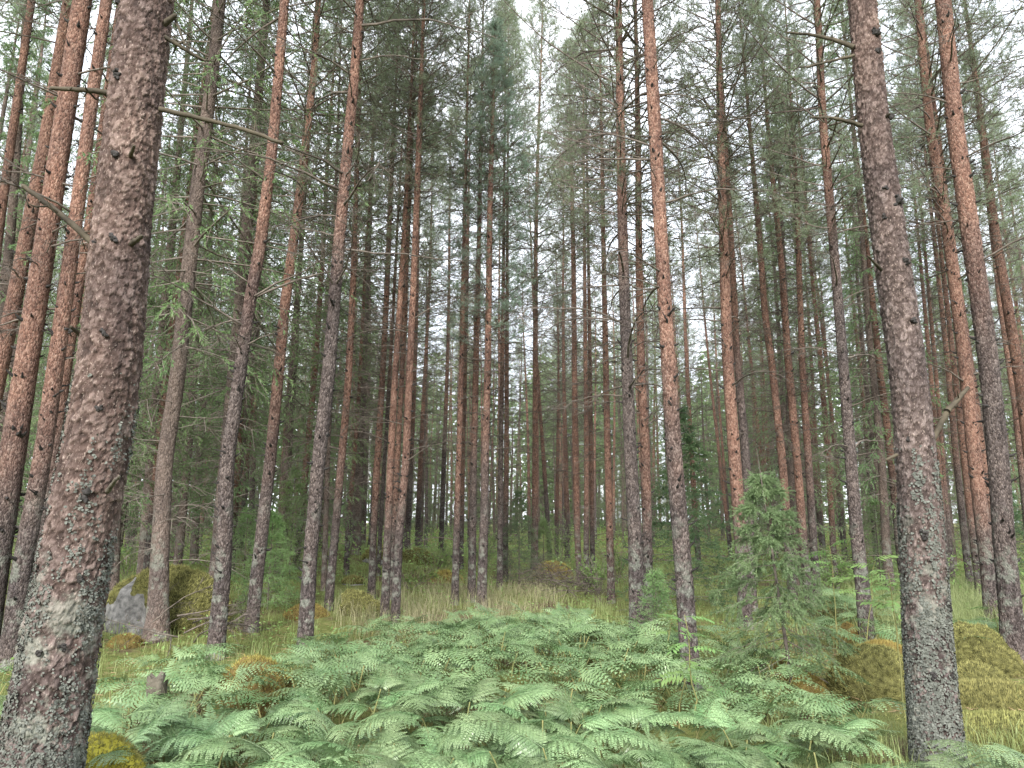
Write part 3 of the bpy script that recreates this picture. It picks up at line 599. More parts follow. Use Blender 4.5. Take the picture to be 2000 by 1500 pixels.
]
for i, (sp, pts, H, oy, lab, kw) in enumerate(TREES): traced_tree(sp, pts, H, oy, lab, **kw)
print('named trees', round(time.time()-T0, 1))

# ------------------------------------------------------------------ the stand behind: copies of a few stems
def stem_proto(seed, H, r0, species):
    r = np.random.default_rng(seed); z = np.linspace(-.3, H, 14); f = np.clip(z/H, 0, 1)
    C = np.stack([.10*np.sin(z*.35+r.random()*6)*f, .10*np.sin(z*.3+r.random()*6)*f, z], 1); C[:, :2] -= C[1, :2]*0
    me, ax = trunk_mesh('trunk', C, r0*(1-f)**.8+.008, M_PINE if species == 'pine' else M_SPR, 12, .12, H, seed, amp=.003, flare=.3); return me
STEMS = [stem_proto(80+i, H0, .092, 'pine') for i in range(3)]; SSTEMS = [stem_proto(90+i, 18., .14, 'spruce') for i in range(2)]
def far_tree(species, x, y, s, r, low=False, label=None, group=None, bark=None):
    t = thing('pine_tree' if species == 'pine' else 'spruce_tree', label, 'pine tree' if species == 'pine' else 'spruce tree', (x, y, gz(x, y)-.02), group)
    t.rotation_euler = (r.normal(0, .018), r.normal(0, .018), r.random()*TAU); t.scale = (s, s, s*r.uniform(.92, 1.08))
    pr = PINES[r.integers(0, 6)] if species == 'pine' else (SPRUCE_LOW if low else SPRUCES)[r.integers(0, 2 if low else 3)]
    tr = obj('trunk', STEMS[r.integers(0, 3)] if species == 'pine' else SSTEMS[r.integers(0, 2)], t); tr['bark_h'] = float(bark if bark is not None else r.uniform(.8, 4.5)) if species == 'pine' else 60.
    for nm, k in (('branches', 'live'), ('needles', 'needles'), ('dead_branches', 'dead')): obj(nm, pr[k], t, 'stuff')
    NAMED.append((x, y, 1.0)); return t
r = np.random.default_rng(99); n_p = n_s = 0
def clear(x, y, m=1.2): return all((x-a)**2+(y-b)**2 > (m+c*.4)**2 for a, b, c in NAMED)
for it in range(6000):
    d = math.sqrt(r.uniform(23**2, 64**2)); a = r.uniform(-.78, .78); x, y = d*math.sin(a), d*math.cos(a)
    if n_p >= 175: break
    if not clear(x, y, 1.3): continue
    far_tree('pine', x, y, r.uniform(.85, 1.15), r, label='slender reddish pine stem far back in the dense stand', group='far pines of the stand'); n_p += 1
for it in range(3000):
    d = math.sqrt(r.uniform(28**2, 75**2)); a = r.uniform(-.8, .8); x, y = d*math.sin(a), d*math.cos(a)
    if n_s >= 70: break
    if not clear(x, y, 1.6): continue
    far_tree('spruce', x, y, r.uniform(.7, 1.1), r, low=True, label='dark spruce with boughs near the ground deep in the stand', group='far spruces of the stand'); n_s += 1
for (u, d) in ((470, 17), (375, 15.5), (565, 22), (255, 14.5), (335, 20), (620, 27), (520, 26)):
    x, y = (u-1000)/F_PX*d, d
    if clear(x, y, .3): far_tree('spruce', x, y, r.uniform(.7, .95), r, low=u in (470, 335, 565), label='dark hanging spruce in the thicket beyond the mossy boulder', group='spruces beyond the boulder')
for (u, d) in ((1062, 18.5), (1042, 21), (1092, 25), (1068, 31), (865, 27), (800, 24)):
    x, y = (u-1000)/F_PX*d, d
    if clear(x, y, .5): far_tree('pine', x, y, r.uniform(.95, 1.1), r, label='slender reddish pine stem far back in the dense stand', group='far pines of the stand')
k = 0
for it in range(900):                                       # low spruces closing the far end of the stand
    d = r.uniform(36, 68); a = r.uniform(-.3, .34); x, y = d*math.sin(a), d*math.cos(a)
    if k >= 30: break
    if not clear(x, y, 1.2): continue
    far_tree('spruce', x, y, r.uniform(.35, .8), r, low=True, label='dark spruce with boughs near the ground deep in the stand', group='far spruces of the stand'); k += 1
k = 0
for it in range(800):                                       # spruce thicket behind the boulder
    d = r.uniform(12.5, 30); a = r.uniform(-.70, -.20); x, y = d*math.sin(a), d*math.cos(a)
    if k >= 17: break
    if not clear(x, y, 1.2): continue
    far_tree('spruce', x, y, r.uniform(.75, 1.0), r, low=r.random() < .35, label='dark hanging spruce in the thicket beyond the mossy boulder', group='spruces beyond the boulder'); k += 1
k = 0
for it in range(800):
    d = r.uniform(15, 30); a = r.uniform(.36, .62); x, y = d*math.sin(a), d*math.cos(a)
    if k >= 9: break
    if not clear(x, y, 1.4): continue
    far_tree('spruce', x, y, r.uniform(.5, .9), r, low=True, label='green-skirted spruce among the pines beyond the moss mounds', group='spruces beyond the moss mounds'); k += 1
for (x, y) in ((-7.2, 3.5), (-9, 7), (7.6, 4.0), (8.9, 8.2), (-10.5, 11), (10.5, 12.5)):   # stems just outside the view
    if clear(x, y, .8): far_tree('pine', x, y, r.uniform(.95, 1.1), r, label='pine at the side of the clearing, away from the bracken', group='pines around the clearing')
print('far trees', n_p, n_s, round(time.time()-T0, 1))

# ------------------------------------------------------------------ young spruces
def young_spruce(u, v, H, Rm, label, seed, mat=M_YNEED, dens=1.0, droop=0., airy=False, tip=None, sep=0):
    B = at_ground(u, v); r = np.random.default_rng(seed); t = thing('young_spruce', label, 'spruce', tuple(B), 'young spruces')
    tx = (tip-u)*depth(B)/F_PX if tip else 0.
    axp = lambda z: np.stack([tx*z/H, 0*z, z], -1)
    mb = MB(); zz = np.linspace(-.1, H, 12); mb.add(*tubes(axp(zz)[None], (H*.008*(1-np.clip(zz/H, 0, 1))+.003)[None], 7)); obj('trunk', mb.mesh('trunk', M_DEAD, True), t)
    zs, az, L, e0, e1 = [], [], [], [], []; z = H*.07
    while z < H*(.88 if airy else .95):
        f = z/H; k = r.integers(4, 6) if not airy else r.integers(3, 6); a0 = r.random()*TAU
        for j in range(k):
            zs.append(z+r.normal(0, .02)); az.append(a0+j*TAU/k+r.normal(0, .3)); L.append(max(.05, Rm*(1-f)**(1.15 if airy else .9)*r.uniform(.65, 1.1)))
            e0.append(-.05-droop+.8*f+r.normal(0, .1)); e1.append(-.1-droop+.6*f+r.normal(0, .15))
        z += H*(.05 if not airy else .062)*r.uniform(.8, 1.2)
    zs, az, L, e0, e1 = map(np.array, (zs, az, L, e0, e1)); P = primaries(r, az, zs, L, e0, e1, 7); P[..., 0] += (tx*zs/H)[:, None]
    S1 = side_twigs(r, P, (8 if H < 1.2 else 11) if not airy else 13, .15, lambda i, u: .05+.42*L[i]*(1-.75*u), .8, -.05-droop*.5, 3)
    S2 = side_twigs(r, S1, 3, .2, lambda i, u: .05+.05*H/2+0*u, .7, -.05-droop*.5, 2)
    w = MB(); w.add(*tubes(P, (.002+.004*L)[:, None]*np.linspace(1, .4, 7)[None], 3)); w.add(*tubes(S1, np.full((len(S1), 3), .0018), 3))
    obj('branches', w.mesh('branches', M_STWIG), t, 'stuff')
    nl = .024 if H < 2.5 else .036; nw = .0062 if H < 2.5 else .0105; nd = MB()
    nd.add(*shoots_needles(r, S1, int(30*dens), nl, nw, 1, .75)); nd.add(*shoots_needles(r, S2, int(14*dens), nl, nw, 1, .75)); nd.add(*shoots_needles(r, P, int(60*dens), nl, nw, .8, .8))
    obj('needles', nd.mesh('needles', mat), t, 'stuff'); NAMED.append((B[0], B[1], .4)); return t
M_DNEED = leafmat('dark_young_spruce_needles', (.05, .10, .05), (.105, .175, .075), 2.0, .3, .5, .3, .2)
M_PNEED = leafmat('pale_young_spruce_needles', (.10, .15, .07), (.20, .27, .13), 2.5, .35, .5, .3, .2)
young_spruce(1548, 1345, 2.35, 1.25, 'airy pale young spruce with drooping branches standing in front of slender leaning pines', 201, M_PNEED, 2.2, .5, True, 1508)
young_spruce(1345, 1195, 3.9, 1.35, 'tall dense dark-green young spruce behind the leaning flaky pine', 202, M_DNEED, .9, .12)
young_spruce(522, 1192, 1.65, .78, 'bushy bright green little spruce between two reddish pines near the boulder', 203, M_YNEED, .7, .1)
young_spruce(1014, 1142, 2.3, .85, 'dark little spruce beside the paired grey and orange stems', 204, M_DNEED, .5, .1)
young_spruce(1284, 1265, .95, .38, 'light green spruce seedling at the foot of the dark violet-grey pine', 205, M_YNEED, .22, .05)
young_spruce(565, 1128, 2.6, .9, 'yellowish-green young spruce on the slope beyond the bushy little spruce', 206, M_YNEED, .35, .1)
young_spruce(475, 1135, 1.6, .7, 'soft green young spruce just behind the bent grey-purple pine', 207, M_YNEED, .35, .1)
young_spruce(1062, 1118, 1.6, .6, 'small spruce half hidden beyond the brushwood pile', 208, M_YNEED, .35, .1)
young_spruce(1722, 1150, 2.2, .8, 'young spruce at the foot of the grey-green hanging spruce', 209, M_YNEED, .35, .1)
young_spruce(1990, 1150, 2.6, .9, 'young spruce in the shade past the stout grey-footed pine', 210, M_DNEED, .35, .1)

# ------------------------------------------------------------------ rowans, shrubs, birch
def leaf_quads(c, d, nrmv, L, W):
    s = nrm(np.cross(d, nrmv)); L = np.reshape(L, (-1, 1)); W = np.reshape(W, (-1, 1)); n = len(c)
    v = np.stack([c, c+d*L*.45+s*W/2-nrmv*L*.03, c+d*L-nrmv*L*.10, c+d*L*.45-s*W/2-nrmv*L*.03], 1)
    i = np.arange(n)[:, None]*4; return v.reshape(-1, 3), np.concatenate([np.concatenate([i, i+1, i+2], 1), np.concatenate([i, i+2, i+3], 1)])
def rowan_leaf_mesh(seed):
    r = np.random.default_rng(seed); x = np.repeat(np.linspace(.25, .9, 6), 2); s = np.tile([1., -1.], 6); mb = MB()
    ax = np.array([[0, 0, 0], [.3, 0, .05], [.65, 0, .03], [1, 0, -.1]]); mb.add(*tubes(ax[None], np.array([[.012, .01, .008, .004]]), 3))
    p = np.stack([np.interp(x, ax[:, 0], ax[:, 0]), 0*x, np.interp(x, ax[:, 0], ax[:, 2])], 1); d = nrm(np.stack([.45+0*x, s, -.15+r.normal(0, .1, 12)], 1))
    up = nrm(np.stack([0*x, -s*.2, 1+0*x], 1)); mb.add(*leaf_quads(p, d, up, .38*r.uniform(.85, 1.1, 12), .13)); mb.add(*leaf_quads(ax[3:4], np.array([[1., 0, -.2]]), np.array([[0, 0, 1.]]), .36, .13))
    return mb.mesh('compound_leaf', M_LEAF)
RLEAF = [rowan_leaf_mesh(300+i) for i in range(4)]
def rowan(u, v, u1, v1, nl, lsz, label, seed, zlo=.72):
    B = at_ground(u, v); r = np.random.default_rng(seed); T = at_y(u1, v1, B[1])-B; t = thing('rowan_sapling', label, 'sapling', tuple(B), 'rowan saplings')
    q = np.linspace(-.04, 1, 9); P = T[None]*q[:, None]+r.normal(0, .008, (9, 3)); mb = MB(); mb.add(*tubes(P[None], np.linspace(.008, .0035, 9)[None], 6)); obj('stem', mb.mesh('stem', M_STALK, True), t)
    for k in range(nl):
        f = 1-(1-zlo)*k/max(1, nl-1); p = T*f; o = obj('compound_leaf', RLEAF[k % 4], t); o.location = p; s = lsz*r.uniform(.75, 1.15); o.scale = (s, s, s); o.rotation_euler = (r.normal(0, .25), r.uniform(-.5, .25), k*2.4+r.normal(0, .3))
rowan(1770, 1405, 1738, 1118, 11, .23, 'tall thin rowan sapling beside the lichen-crusted pine, leaves only at its top', 1)
rowan(1640, 1290, 1622, 1068, 11, .26, 'rowan sapling with bright leaves in front of the slender leaning pines', 2, .6)
rowan(1364, 1455, 1338, 1205, 12, .20, 'rowan seedling in front of the leaning flaky pine among bracken', 3, .45)
rowan(1690, 1290, 1706, 1095, 9, .24, 'leafy rowan shoot beside the grey-violet leaning pine', 4, .6)
rowan(1300, 1330, 1312, 1198, 8, .18, 'short rowan shoot between the seedling spruce and the leaning flaky pine', 5, .5)
rowan(1960, 1290, 1940, 1180, 7, .2, 'low rowan shoot behind the biggest moss mound', 6, .5)
def shrub(u, v, H, R, label, seed, mat=M_SHRUB, n=900):
    B = at_ground(u, v); r = np.random.default_rng(seed); t = thing('leafy_shrub', label, 'shrub', tuple(B), 'low leafy shrubs')
    k = 14; az = r.random(k)*TAU; P = primaries(r, az, np.zeros(k)-.05, H*r.uniform(.7, 1.1, k), r.uniform(.7, 1.4, k), r.uniform(.4, 1.2, k), 6, .1); P[..., :2] *= R/H*1.2
    S1 = side_twigs(r, P, 6, .3, lambda i, u: .25*H+0*u, .7, .05, 3); w = MB(); w.add(*tubes(P, np.full((k, 6), .006), 3)); w.add(*tubes(S1, np.full((len(S1), 3), .003), 3)); obj('stems', w.mesh('stems', M_STWIG), t, 'stuff')
    idx = r.integers(0, len(S1), n); p, tg = poly_at(S1, idx, r.random(n)); d = nrm(tg+r.normal(0, .7, p.shape)); d[:, 2] *= .5; d = nrm(d); up = nrm(np.array([0, 0, 1.])+r.normal(0, .4, p.shape))
    mb = MB(); mb.add(*leaf_quads(p, d, up, r.uniform(.04, .075, n), r.uniform(.025, .04, n))); obj('leaves', mb.mesh('leaves', mat), t, 'stuff')
shrub(1205, 1140, 1.3, .8, 'bright green shrub behind the bright orange slim pine', 1)
shrub(1092, 1110, 1.8, .7, 'tall yellow-green shrub in the gap beyond the brushwood pile', 2)
shrub(945, 1120, 1.2, .7, 'light green shrub behind the pine with the dense crown', 3)
shrub(1640, 1145, 1.1, .8, 'yellow-green shrub under the rowan leaves', 4)
shrub(1615, 1160, .9, .6, 'low leafy shrub at the foot of the pale-streaked pine', 5)
shrub(1945, 1140, .9, .7, 'green shrub at the back edge of the sunlit grass', 6)
shrub(800, 1150, .6, .7, 'low green shrub beyond the tight cluster of three pines', 7)
shrub(850, 1120, .8, .8, 'spreading green shrub on the far grass between straight stems', 8)
shrub(1170, 1160, .8, .6, 'small shrub among grass between the three close stems and the bright orange pine', 9)
shrub(245, 1130, .9, .8, 'bright ferny shrub behind the mossy boulder', 10)
def birch():
    B = at_ground(712, 1078); Y = B[1]; t = thing('birch_tree', 'thin white-barked birch on the grassy rise behind the slim pines', 'birch tree', tuple(B))
    pts = [(712, 1082, 6), (713, 1000, 5.6), (719, 930, 5), (722, 870, 4.6), (730, 780, 4), (742, 640, 3)]; C = np.array([at_y(a, b, Y)-B for a, b, _ in pts]); R = np.array([c/2*depth(at_y(a, b, Y))/F_PX for a, b, c in pts])
    C[0] = (0, 0, -.2); mb = MB(); mb.add(*tubes(C[None], R[None], 10)); obj('trunk', mb.mesh('trunk', M_BIRCH, True), t)
    r = np.random.default_rng(5); k = 30; zs = r.uniform(3.2, C[-1, 2], k); P = primaries(r, r.random(k)*TAU, zs, r.uniform(.5, 1.5, k), r.uniform(.3, 1., k), r.uniform(-.6, .2, k)); P[..., 0] += np.interp(zs, C[:, 2], C[:, 0])[:, None]
    S1 = side_twigs(r, P, 8, .2, lambda i, u: .4+0*u, .6, -.3, 3); w = MB(); w.add(*tubes(P, np.full((k, 6), .008), 3)); w.add(*tubes(S1, np.full((len(S1), 3), .003), 3)); obj('branches', w.mesh('branches', M_TWIG), t, 'stuff')
    idx = r.integers(0, len(S1), 2500); p, tg = poly_at(S1, idx, r.random(2500)); mb = MB(); mb.add(*leaf_quads(p, nrm(tg+r.normal(0, .7, p.shape)), nrm(r.normal(size=p.shape)), r.uniform(.04, .07, 2500), .04)); obj('leaves', mb.mesh('leaves', M_SHRUB), t, 'stuff')
birch()

# ------------------------------------------------------------------ stones and moss
def blob(r, ax, n=40, rough=.12, seed=0, point=0.):
    """rounded rock: half-buried ellipsoid with noise; returns verts, tris, normals"""
    th = np.arange(n)/n*TAU; ph = np.linspace(math.pi/2, -.5, n//2); T, Pp = np.meshgrid(th, ph); d = np.stack([np.cos(Pp)*np.cos(T), np.cos(Pp)*np.sin(T), np.sin(Pp)], -1).reshape(-1, 3)
    k = 1+rough*2*(fbm(d*1.7+seed*3.1, 3, seed)-.5)+rough*.8*(fbm(d*5+seed, 3, seed)-.5); h = d.copy()
    h[:, 2] = np.sign(d[:, 2])*np.abs(d[:, 2])**(1-.3*point); v = h*k[:, None]*np.array(ax); m = len(ph)
    i = np.arange(m-1)[:, None]*n+np.arange(n)[None]; j = np.arange(m-1)[:, None]*n+(np.arange(n)+1) % n
    return v, np.concatenate([np.stack([i, i+n, j+n], -1).reshape(-1, 3), np.stack([i, j+n, j], -1).reshape(-1, 3)]), d
def moss_stone(pos, ax, label, seed, cover, mat_fuzz=None, nfuzz=5000, name='mossy_stone', cat='stone', rot=0., rough=.12, fl=.016, mb_mat=None, point=0., group='mossy stones'):
    r = np.random.default_rng(seed); t = thing(name, label, cat, tuple(pos), group); t.rotation_euler = (0, 0, rot)
    v, tr, d = blob(r, ax, 64 if max(ax) > .4 else 44, rough, seed, point); mb = MB(); mb.add(v, tr); obj('stone', mb.mesh('stone', M_STONE, True), t)
    # moss shell: the same rock, swollen where the cover function lets moss grow
    nz = fbm(v/max(ax)*4+seed, 4, seed+1); c = cover(v/np.array(ax), d)+.5*(nz-.5); g = sstep(-.05, .25, c)
    vs = v+d*((-.02+.055*g+.05*g*(fbm(v*11, 3, seed)-.5)+.03*g*(vnoise(v*34, seed)-.5))*min(1, max(ax)/.4))[:, None]
    ok = (c > -.08)[tr].any(1); mb = MB(); mb.add(vs, tr[ok]); sh = obj('moss', mb.mesh('moss', mb_mat or M_MOSSB, True), t, label='cushion of moss growing over the stone')
    f = tr[(c > .1)[tr].all(1)]
    if len(f):
        A = np.linalg.norm(np.cross(vs[f[:, 1]]-vs[f[:, 0]], vs[f[:, 2]]-vs[f[:, 0]]), axis=1); k = r.choice(len(f), nfuzz, p=A/A.sum()); a, b = r.random(nfuzz), r.random(nfuzz); s = a+b > 1; a[s] = 1-a[s]; b[s] = 1-b[s]
        p = vs[f[k, 0]]*(1-a-b)[:, None]+vs[f[k, 1]]*a[:, None]+vs[f[k, 2]]*b[:, None]; dd = nrm(d[f[k, 0]]/np.array(ax)*max(ax)+np.array([0, 0, .5])+r.normal(0, .55, p.shape))
        mb = MB(); mb.add(*blades(p-dd*.003, dd, 1.7*fl*r.uniform(.4, 1.6, nfuzz), .0085 if fl < .02 else .013, r)); obj('moss_sprigs', mb.mesh('moss_sprigs', mat_fuzz or M_MOSS), sh, 'stuff')
    NAMED.append((pos[0], pos[1], max(ax)*.6)); return t
M_MOSSO = leafmat('ochre_moss', (.17, .135, .04), (.36, .30, .10), 9, .2, .85, .1, .2)
M_MOSSOB = simple('ochre_moss_bed', (.07, .05, .02), (.18, .14, .055), 14, .95, .05, .02)
M_MOSSY = leafmat('yellow_moss', (.15, .15, .04), (.38, .37, .12), 22, .25, .85, .1, .1)
def gp(u, v, dz=0.): p = at_ground(u, v); p[2] += dz; return p
top = lambda v, d: v[:, 2]*1.6-.35
full = lambda v, d: v[:, 2]*.6+.5
p = gp(312, 1238); moss_stone((p[0]-.22, p[1]+.55, p[2]-.05), (.90, .62, .90), 'big grey granite boulder with thick moss cap behind the grey-brown spruce', 31, lambda v, d: np.where(v[:, 0] > .22, .45+.2*v[:, 2], v[:, 2]*1.9-1.05+.9*np.maximum(v[:, 1], 0)+.35*np.sin(v[:, 0]*7+1)+.2*np.sin(v[:, 0]*19)), nfuzz=16000, name='boulder', cat='boulder', rough=.16, fl=.026)
p = at_y(186, 1500, 4.05); moss_stone((p[0], 4.05, gz(p[0], 4.05)-.02), (.24, .2, .43), 'small bright yellow moss dome at the foot of the thick scaly pine', 32, full, M_MOSSY, 9000, fl=.013, rough=.06, mb_mat=simple('yellow_moss_bed', (.22, .20, .03), (.42, .38, .06), 8, .95, .05, .01))
p = gp(492, 1385); moss_stone((p[0], p[1], p[2]-.03), (.33, .26, .42), 'ochre moss dome rising out of the bracken near the old stump', 33, full, M_MOSSO, 7000, mb_mat=M_MOSSOB, rough=.08)
moss_stone(gp(700, 1198, -.04), (.36, .3, .33), 'pointed mossy stone in front of the orange pine with dead twigs', 34, full, M_MOSS, 5000, rough=.35, point=.6)
moss_stone(gp(598, 1203, -.05), (.34, .26, .2), 'low moss hump between the purple-brown pine and reddish-brown pine', 35, full, M_MOSSO, 4000, mb_mat=M_MOSSOB)
moss_stone(gp(1712, 1352, -.05), (.42, .3, .44), 'rounded moss mound with a bare reddish flank beside the lichen-crusted pine', 36, lambda v, d: .5+v[:, 0]*.4+v[:, 2]*.4, M_MOSS, 9000, rough=.14)
moss_stone(gp(1725, 1292, -.05), (.36, .3, .24), 'brownish moss mound showing grey stone on one side, behind the rounded moss mound', 37, lambda v, d: v[:, 2]*.9+v[:, 0]*.3, M_MOSSO, 6000, mb_mat=M_MOSSOB)
moss_stone(gp(1910, 1302, -.05), (.44, .36, .46), 'biggest yellow-green moss mound at the foot of the stout grey-footed pine', 38, full, M_MOSS, 10000, rough=.14)
moss_stone(gp(1945, 1312, -.05), (.28, .25, .30), 'smaller moss mound nestled against the biggest one', 39, full, M_MOSS, 5000)
moss_stone(gp(1582, 1352, -.03), (.16, .14, .17), 'little ochre moss knob under the drooping young spruce', 40, full, M_MOSSO, 3000, mb_mat=M_MOSSOB)
moss_stone(gp(1528, 1330, -.03), (.13, .12, .2), 'rusty moss-covered stub under the drooping young spruce', 41, full, M_MOSSO, 2500, mb_mat=M_MOSSOB)
moss_stone(gp(1650, 1252, -.03), (.18, .16, .26), 'reddish mossy stump-like stone before the grey-violet leaning pine', 42, full, M_MOSSO, 3000, mb_mat=M_MOSSOB)
moss_stone(gp(1935, 1372, -.06), (.55, .36, .17), 'broad flat moss cushion between the foreground pine and stout grey-footed pine', 43, full, M_MOSS, 11000, rough=.2)
moss_stone(gp(1905, 1352, -.06), (.36, .3, .28), 'moss hump in the moss carpet behind the lichen-crusted pine', 44, full, M_MOSS, 6000)
moss_stone(gp(1985, 1440, -.06), (.6, .4, .15), 'moss cushion nearest the broad bracken frond at the lichen-crusted pine', 45, full, M_MOSS, 12000, rough=.2)
moss_stone(gp(745, 1097, -.05), (.5, .4, .45), 'mossy stone on the grassy rise behind the orange pine with dead twigs', 46, top, M_MOSS, 2500, fl=.03)
moss_stone(gp(716, 1068, -.05), (.5, .4, .5), 'mossy stone beside the birch foot', 47, top, M_MOSS, 2500, fl=.03)
moss_stone(gp(808, 1098, -.05), (.55, .4, .4), 'yellow mossy rock beyond the tight cluster of three pines', 48, full, M_MOSS, 2500, fl=.03)
moss_stone(gp(690, 1140, -.05), (.25, .2, .2), 'small dark stone in the grass of the rise', 49, top, M_MOSS, 2000)
moss_stone(gp(1078, 1130, -.05), (.55, .4, .45), 'ochre moss-covered hump under the brushwood pile', 50, full, M_MOSSO, 4000, fl=.03, mb_mat=M_MOSSOB)
moss_stone(gp(868, 1135, -.05), (.4, .3, .25), 'low moss hump in the far grass near straight orange stems', 51, full, M_MOSSO, 2500, fl=.03, mb_mat=M_MOSSOB)
moss_stone(gp(245, 1262, -.04), (.2, .16, .16), 'tiny ochre moss hump in front of the mossy boulder', 52, full, M_MOSSO, 2500, mb_mat=M_MOSSOB)
def stump():
    B = gp(301, 1412); t = thing('tree_stump', 'weathered grey old stump sticking out of the bracken', 'stump', tuple(B)); n = 28; th = np.arange(n)/n*TAU; r = np.random.default_rng(8)
    zs = np.array([-.1, 0, .1, .2, .3, .36]); rad = .085*(1+.08*np.sin(th*5)+.06*r.normal(size=n)); v = np.stack([np.stack([rad*(1.25-.35*min(1, (z+.1)/.25))*np.cos(th), rad*(1.25-.35*min(1, (z+.1)/.25))*np.sin(th), z+(.012*r.normal(size=n) if z > .35 else 0*th)], 1) for z in zs]).reshape(-1, 3)
    i = np.arange(len(zs)-1)[:, None]*n+np.arange(n)[None]; j = np.arange(len(zs)-1)[:, None]*n+(np.arange(n)+1) % n; tr = np.concatenate([np.stack([i, j, j+n], -1).reshape(-1, 3), np.stack([i, j+n, i+n], -1).reshape(-1, 3)])
    mb = MB(); mb.add(v, tr); obj('wood', mb.mesh('wood', M_STUMP, True), t)
    mb = MB(); c = np.array([[0, 0, .33]]); k = (len(zs)-1)*n; mb.add(np.concatenate([v[k:]*np.array([.97, .97, 1]), c]), [(a, (a+1) % n, n) for a in range(n)]); obj('cut_top', mb.mesh('cut_top', M_STUMP), t)
    q = r.normal(0, .09, (500, 3)); q[:, 0] += .16; q[:, 2] = np.abs(q[:, 2])*.6+.08; mb = MB(); mb.add(*blades(q, nrm(r.normal(size=q.shape)+np.array([.3, -.3, .2])), r.uniform(.06, .18, 500), .005)); obj('dry_litter', mb.mesh('dry_litter', M_DRYG), t, 'stuff')
stump()
def brushwood(u, v, label, n, seed, R=1.1):
    B = gp(u, v); r = np.random.default_rng(seed); t = thing('brushwood_pile', label, 'brushwood', tuple(B)); 
    for k in range(n):
        o = obj('dead_branch', BRANCHES[k % 10], t); o.location = (r.normal(0, R*.45), r.normal(0, R*.35), r.uniform(.03, .35)); s = r.uniform(.6, 1.3); o.scale = (s, s, s); o.rotation_euler = (r.normal(0, 1), r.normal(0, .25), r.random()*TAU)
brushwood(1085, 1150, 'heap of dead brushwood in front of the three close stems', 34, 3)
brushwood(1130, 1165, 'loose dead branches lying at the far bracken edge', 18, 4, .8)
brushwood(360, 1262, 'brown fallen twigs at the foot of the grey-brown spruce', 12, 5, .5)
print('stones', round(time.time()-T0, 1))

# ------------------------------------------------------------------ bracken
def frond_mesh(seed, L=.66, np_=16, npn=20, lod=False):
    """bracken blade: rachis along +X, opposite pinnae, each with opposite pinnules; tip droops"""
    r = np.random.default_rng(seed); K = 12; u = np.linspace(0, 1, K); el = .35-1.0*u+r.normal(0, .04, K); a = np.cumsum(r.normal(0, .03, K))
    d = np.stack([np.cos(el)*np.cos(a), np.cos(el)*np.sin(a), np.sin(el)], 1); R = np.zeros((K, 3)); R[1:] = np.cumsum(d[:-1]*L/(K-1), 0)
    mb = MB(); mb.add(*tubes(R[None], np.linspace(.0035, .001, K)[None], 4)); VV = []
    for i in range(np_):
        f = (.04+.94*(i/(np_-1))**1.05)
        for s in (-1, 1):
            p, t = poly_at(R[None], np.array([0]), np.array([min(.999, f+s*.008)])); p, t = p[0], t[0]; lat = nrm(np.cross([0, 0, 1.], t)[None])[0]; upn = np.cross(t, lat)
            pl = .42*L*(1-f)**.8*(1.05 if i < 2 else 1)*r.uniform(.88, 1.08)+.012
            k = max(3, int(npn*pl/(.42*L)+2)); kk = 6; q = np.linspace(0, 1, kk); dr = r.uniform(.25, .6)
            dir0 = nrm((lat*s+t*r.uniform(.3, .5)+upn*r.uniform(.0, .22))[None])[0]; Q = p+dir0*(pl*q)[:, None]-np.array([0, 0, 1.])*(dr*pl*q**2.2)[:, None]+t*(pl*.12*q**2)[:, None]
            if not lod: mb.add(*tubes(Q[None], np.linspace(.0016, .0006, kk)[None], 3))
            uu = np.linspace(.06, .98, k); c, tt = poly_at(Q[None], np.zeros(k, int), uu); w = nrm(np.cross(upn, tt)); n2 = np.cross(tt, w)
            for s2 in (-1, 1):
                ln = pl*.235*(1-uu)**.75*(.75+.25*np.minimum(uu/.15, 1))+.007; dd = nrm(w*s2+tt*.45-n2*.0+r.normal(0, .13, c.shape)-np.array([0, 0, .15])); W = pl/k*.74+.0015
                if lod:
                    e = tt*(W*.52); mb.add(np.stack([c-e, c+e, c+dd*ln[:, None]*1.08], 1).reshape(-1, 3), np.arange(k*3).reshape(k, 3))
                else: mb.add(*leaf_quads(c, dd, nrm(np.cross(dd, np.cross(n2, dd))), ln, np.full(k, W)))
    return mb
FR = [frond_mesh(400+i, .64*[1, .9, 1.1, .8, 1.05, .95, 1.0][i]) for i in range(7)]
FRM = [f.mesh('frond', M_FERN) for f in FR]
FRL = [frond_mesh(420+i, .64*[1, .85, 1.1][i], 12, 11, True) for i in range(3)]; FRX = [frond_mesh(430+i, .64*[1, .85, 1.1][i], 9, 6, True) for i in range(3)]
def stalk_mesh(seed):
    r = np.random.default_rng(seed); q = np.linspace(-.08, 1, 8); P = np.stack([.10*np.clip(q, 0, 1)**2, .03*np.sin(q*3+seed), q], 1); mb = MB(); mb.add(*tubes(P[None], np.linspace(.0075, .005, 8)[None], 5)); return mb.mesh('stalk', M_STALK)
STK = [stalk_mesh(i) for i in range(3)]
def in_poly(px, py, poly):
    c = np.zeros(len(px), bool); n = len(poly)
    for i in range(n):
        (x1, y1), (x2, y2) = poly[i], poly[(i+1) % n]; k = ((y1 > py) != (y2 > py)) & (px < (x2-x1)*(py-y1)/(y2-y1+1e-9)+x1); c ^= k
    return c
def proj(x, y, z):
    dz = z-CAM_H; dp = y*CP+dz*SP; return 1000+F_PX*x/dp, 750-F_PX*(-y*SP+dz*CP)/dp
def project_pts(x, y, dz): return proj(x, y, ground_z(x, y)+dz)
